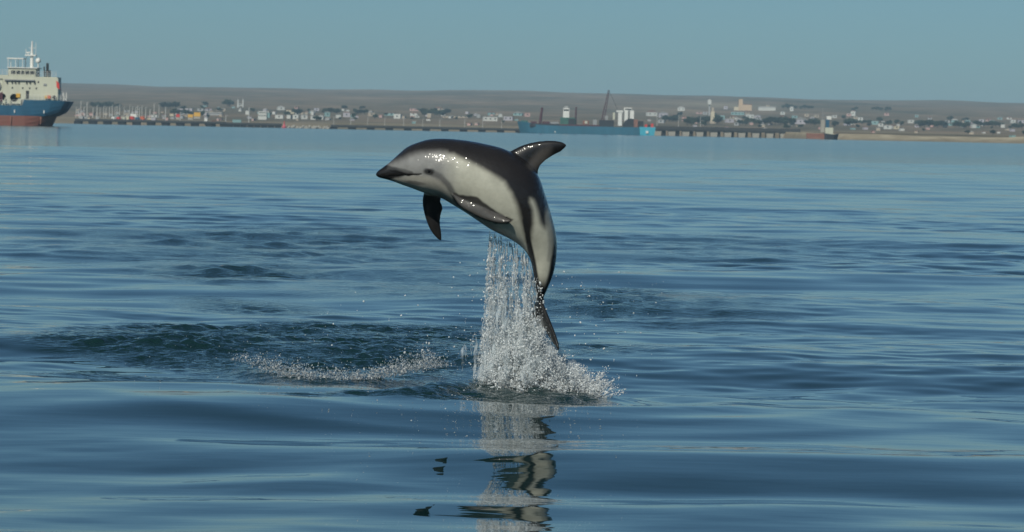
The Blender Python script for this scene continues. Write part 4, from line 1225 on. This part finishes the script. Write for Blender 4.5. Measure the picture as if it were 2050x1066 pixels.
for i in range(5):
    for j in range(2):
        MB().box((512.2+i*3.2-519.5)/k, (513.9+i*3.2-519.5)/k, -.06, .02, (9.5-j*6)/k+1, (12-j*6)/k+1).build('window', M['glass'], blk)
block('market_hall', 'long low grey roofed hall on the rise behind the yellow containers', 'building', [('wall', HM['grey'], 345, 438, 231, 226, 0, 14), ('roof', RM[1], 344, 439, 226, 224.5, -.5, 14.5)])
for x in (470.5, 480.5):
    X, D, z = on_land(x, 216); k = FPX/D
    r = empty('chimney_stack', (X, D, z)); tag(r, 'slim white factory chimney of a pair on the slope', 'chimney', 'pair of factory chimneys')
    MB().lathe((0, 0, -1), [(.8, 0), (.55, 16.5/k+1)], 10).build('shaft', HM['white'], r)
    MB().lathe((0, 0, 16.5/k), [(.7, 0), (.7, .6)], 10).build('cap', RM[0], r)

# yellow containers, vans and lorries on the pier apron
def crate(x, yb, w, h, mat, label, name='shipping_container', cat='container', Y=2100.0):
    k = FPX/Y; p = on_plane(x, yb, Y)
    z = float(land_z(p[0], Y))
    r = empty(name, (p[0], Y, max(p[2], z)-.02)); tag(r, label, cat)
    W_, H_ = w/k, h/k
    mb = MB().box(-W_/2, W_/2, 0, 2.4, 0, H_).build('body', mat, r)
    MB().box(-W_/2-.05, W_/2+.05, -.12, 2.5, H_-.002, H_+.1).build('roof', mat, r)
    MB().box(-W_/2, W_/2, .1, 2.3, -1.2, -.01).build('stand', M['concrete'], r)
def vehicle(x, yb, w, h, mat, label, name='lorry', cat='lorry', Y=1966.0):
    k = FPX/Y; p = on_plane(x, yb, Y)
    r = empty(name, (p[0], Y, 2.3)); tag(r, label, cat)
    W_, H_ = max(w/k, 2.2), max(h/k, 1.5)
    MB().prism([(-W_/2, .35), (W_/2, .35), (W_/2, H_*.55), (W_*.38, H_), (-W_/2, H_)], .3, 2.2).build('body', mat, r)
    MB().prism([(W_*.22, H_*.6), (W_*.45, H_*.6), (W_*.37, H_*.9), (W_*.22, H_*.9)], .26, .32).build('window', M['glass'], r)
    for xx in (-W_*.3, W_*.3):
        wo_ = MB().lathe((xx, .4, .36), [(.36, -.12), (.36, .12)], 10, 'y').build('wheel', M['dark'], r)
crate(381, 235.5, 10, 6, M['yellow'], 'lower yellow container left of its taller yellow neighbour')
crate(394.5, 233.5, 13, 8, M['yellow'], 'taller yellow container right of its lower yellow neighbour')
crate(356, 235, 7, 6, M['red'], 'dull red container on the apron left of the yellow ones')
crate(267, 235, 12, 6.5, M['white'], 'white container standing above the red van')
crate(427.5, 249, 8, 7, M['rust'], 'rusty red container at the pier end', Y=1964.0)
crate(474, 249, 17, 9, HM['teal'], 'pale teal container on the dark quay', Y=1964.0)
crate(412, 245, 6, 8, M['white'], 'small white container on the pier', Y=1966.0)
vehicle(264, 241.6, 9, 8, M['red'], 'red van parked on the long pier under a white container', 'van', 'van')
vehicle(285, 241.8, 9, 8, M['orange'], 'orange lorry parked on the long pier')
vehicle(237, 240.8, 7, 6, M['red'], 'red car parked on the long pier beside a blue one', 'car', 'car')
vehicle(227, 240.6, 8, 4, M['white'], 'white car parked on the long pier', 'car', 'car')
vehicle(248, 241, 8, 6, M['cream'], 'cream lorry parked on the long pier')
vehicle(275, 241.8, 5, 4, M['hull_blue'], 'blue car parked on the long pier between red and orange', 'car', 'car')

# poles
def pole(x, yb, yt, Y, label, group, rad=.16, arm=False):
    k = FPX/Y; p = on_plane(x, yb, Y); z0 = p[2]; h = (yb-yt)/k
    r = empty('lamp_post', (p[0], Y, z0)); tag(r, label, 'pole', group)
    MB().tube((0, 0, -.6), (0, 0, h), rad, rad*.7, 6).build('shaft', HM['white'], r)
    MB().box(-.1, .9, -.15, .15, h, h+.2).build('lamp_head', M['grey'], r)
for x, yt in ((152,214),(158,216),(161.5,205),(168,215),(174,204),(186,217),(194,213),(200,216),(207.5,214),(212,216),(219,216),(224.5,213),(230,217),(234,214),(239,211),(248,217),(259.5,213),(265,215),(271,217),(275,214),(279,215),(284,214),(291.5,216),(300,219),(308,210),(318,209)):
    pole(x, 236+rng.uniform(-3, 3), yt+rng.uniform(-2, 2), 2150.0, 'pale slender mast standing in the row behind the long pier', 'masts behind the long pier', rng.uniform(.13, .24))
for x, yt, yb in ((331,216,246),(361,225,246),(452,232,246),(498,216,248),(170,228,242),(192,232,242)):
    pole(x, yb, yt, 1964.5, 'tall white lamp post standing on the dark pier deck', 'lamp posts on the pier', .2)
for x in (668, 702, 736, 770, 808, 846, 880, 930, 966, 1004):
    pole(x, hor(x)-3, hor(x)-19, 1966.0, 'thin grey lamp post on the pier that reaches the teal ship', 'lamp posts on the further pier', .11)
for x in (1315, 1358, 1402): pole(x, hor(x)-12, hor(x)-36, 1966.0, 'lamp post on the high grey wharf', 'lamp posts on the wharf', .12)

# trees
bark = paint('bark', (.07, .055, .04), .9)
leafm = []
for i, c in enumerate(((.042, .070, .045), (.052, .078, .045), (.036, .060, .048))):
    leafm.append(paint('foliage', c, .8, .25, .8))
def tree_proto(i, seed):
    g = np.random.default_rng(seed)
    mb = MB().tube((0, 0, -1), (0.1, 0, 2.2), .28, .18, 6)
    for q in range(5):
        a = g.uniform(0, 6.28); mb.tube((0.1, 0, 1.6+.2*q), (1.5*math.cos(a), 1.5*math.sin(a), 3.2+.3*q), .12, .04, 5)
    tm = mb.mesh('trunk'); tm.materials.append(bark)
    # crown: leaf-clump faces through the volume
    n = 1000
    lob = g.normal(0, 1, (9, 3))*np.array([1.3, 1.3, .8])+np.array([0, 0, 4.0])
    c = lob[g.integers(0, 9, n)]+g.normal(0, .62, (n, 3))
    V = []; Fc = []
    for k_, p in enumerate(c):
        a = g.normal(0, 1, 3); a /= np.linalg.norm(a); b_ = np.cross(a, g.normal(0, 1, 3)); b_ /= np.linalg.norm(b_)
        s = g.uniform(.28, .6)
        V += [p-a*s, p+b_*s*.7, p+a*s, p-b_*s*.7]; Fc.append((4*k_, 4*k_+1, 4*k_+2, 4*k_+3))
    cm = bpy.data.meshes.new('crown'); cm.from_pydata([tuple(v) for v in V], [], Fc); cm.materials.append(leafm[i % 3])
    return tm, cm
TP = [tree_proto(i, 40+i) for i in range(6)]
def tree(x, y, hpx, wide=1.0):
    X, D, z = on_land(x, y)
    s = hpx/(FPX/D)/5.8
    r = empty('tree', (X, D, z), rng.uniform(0, 6.28)); r.scale = (s*wide, s*wide, s)
    tag(r, 'dark green tree '+zone(x, y), 'tree', 'trees '+zone(x, y))
    tm, cm = TP[int(rng.integers(0, 6))]
    link('trunk', tm, None, r); link('crown', cm, None, r)
def row(x0, x1, y, hpx, n):
    for i in range(n):
        x = x0+(x1-x0)*(i+.5)/n+rng.normal(0, 2)
        tree(x, y+0.02*(x-x0)+rng.normal(0, .8), hpx*rng.uniform(.75, 1.2), rng.uniform(1, 1.6))
for _ in range(60):
    x_ = rng.uniform(350, 1030) if rng.random() < .4 else rng.uniform(1295, 2045)
    tree(x_, hor(x_)-rng.uniform(9, 36), rng.uniform(5, 10), rng.uniform(1, 1.7))
row(178, 232, 216, 11, 9); row(318, 344, 219, 13, 4); row(340, 400, 232, 10, 8); row(585, 594, 232, 12, 2); row(648, 664, 229, 11, 3); row(446, 458, 214, 11, 3)
row(700, 724, 229, 9, 4); row(840, 850, 233, 11, 3); row(858, 890, 231, 11, 5); row(1325, 1352, 244, 12, 5); row(1366, 1392, 250, 12, 5); row(1395, 1412, 248, 11, 3)
row(1425, 1436, 248, 14, 3); row(1470, 1515, 250, 10, 7); row(1525, 1578, 251, 13, 9); row(1605, 1640, 252, 12, 5); row(1555, 1625, 219, 8, 8); row(1688, 1705, 252, 12, 3)
row(1715, 1740, 249, 8, 4); row(1735, 1778, 222, 7, 6); row(1760, 1800, 251, 8, 5); row(1826, 1882, 256, 14, 10); row(1905, 1930, 257, 12, 4); row(1946, 2005, 254, 10, 8); row(2010, 2045, 258, 8, 4); row(1700, 1712, 222, 6, 2)

# ------------------------------------------------------------------ haze
mb = MB().box(-9800, 9800, -9800, 9800, -4.0, 84.0)
hz = mb.build('haze', None)
hm = bpy.data.materials.new('haze'); hm.use_nodes = True
hn = hm.node_tree
for nd in list(hn.nodes):
    if nd.type == 'BSDF_PRINCIPLED': hn.nodes.remove(nd)
pv = hn.nodes.new('ShaderNodeVolumePrincipled')
pv.inputs['Color'].default_value = (0.55, 0.80, 1.0, 1)
pv.inputs['Density'].default_value = 1.08e-4
pv.inputs['Anisotropy'].default_value = 0.0
hn.links.new(pv.outputs[0], hn.nodes['Material Output'].inputs['Volume'])
hz.data.materials.append(hm)
tag(hz, 'thin pale haze over the sea and the far shore', 'haze', kind='stuff')
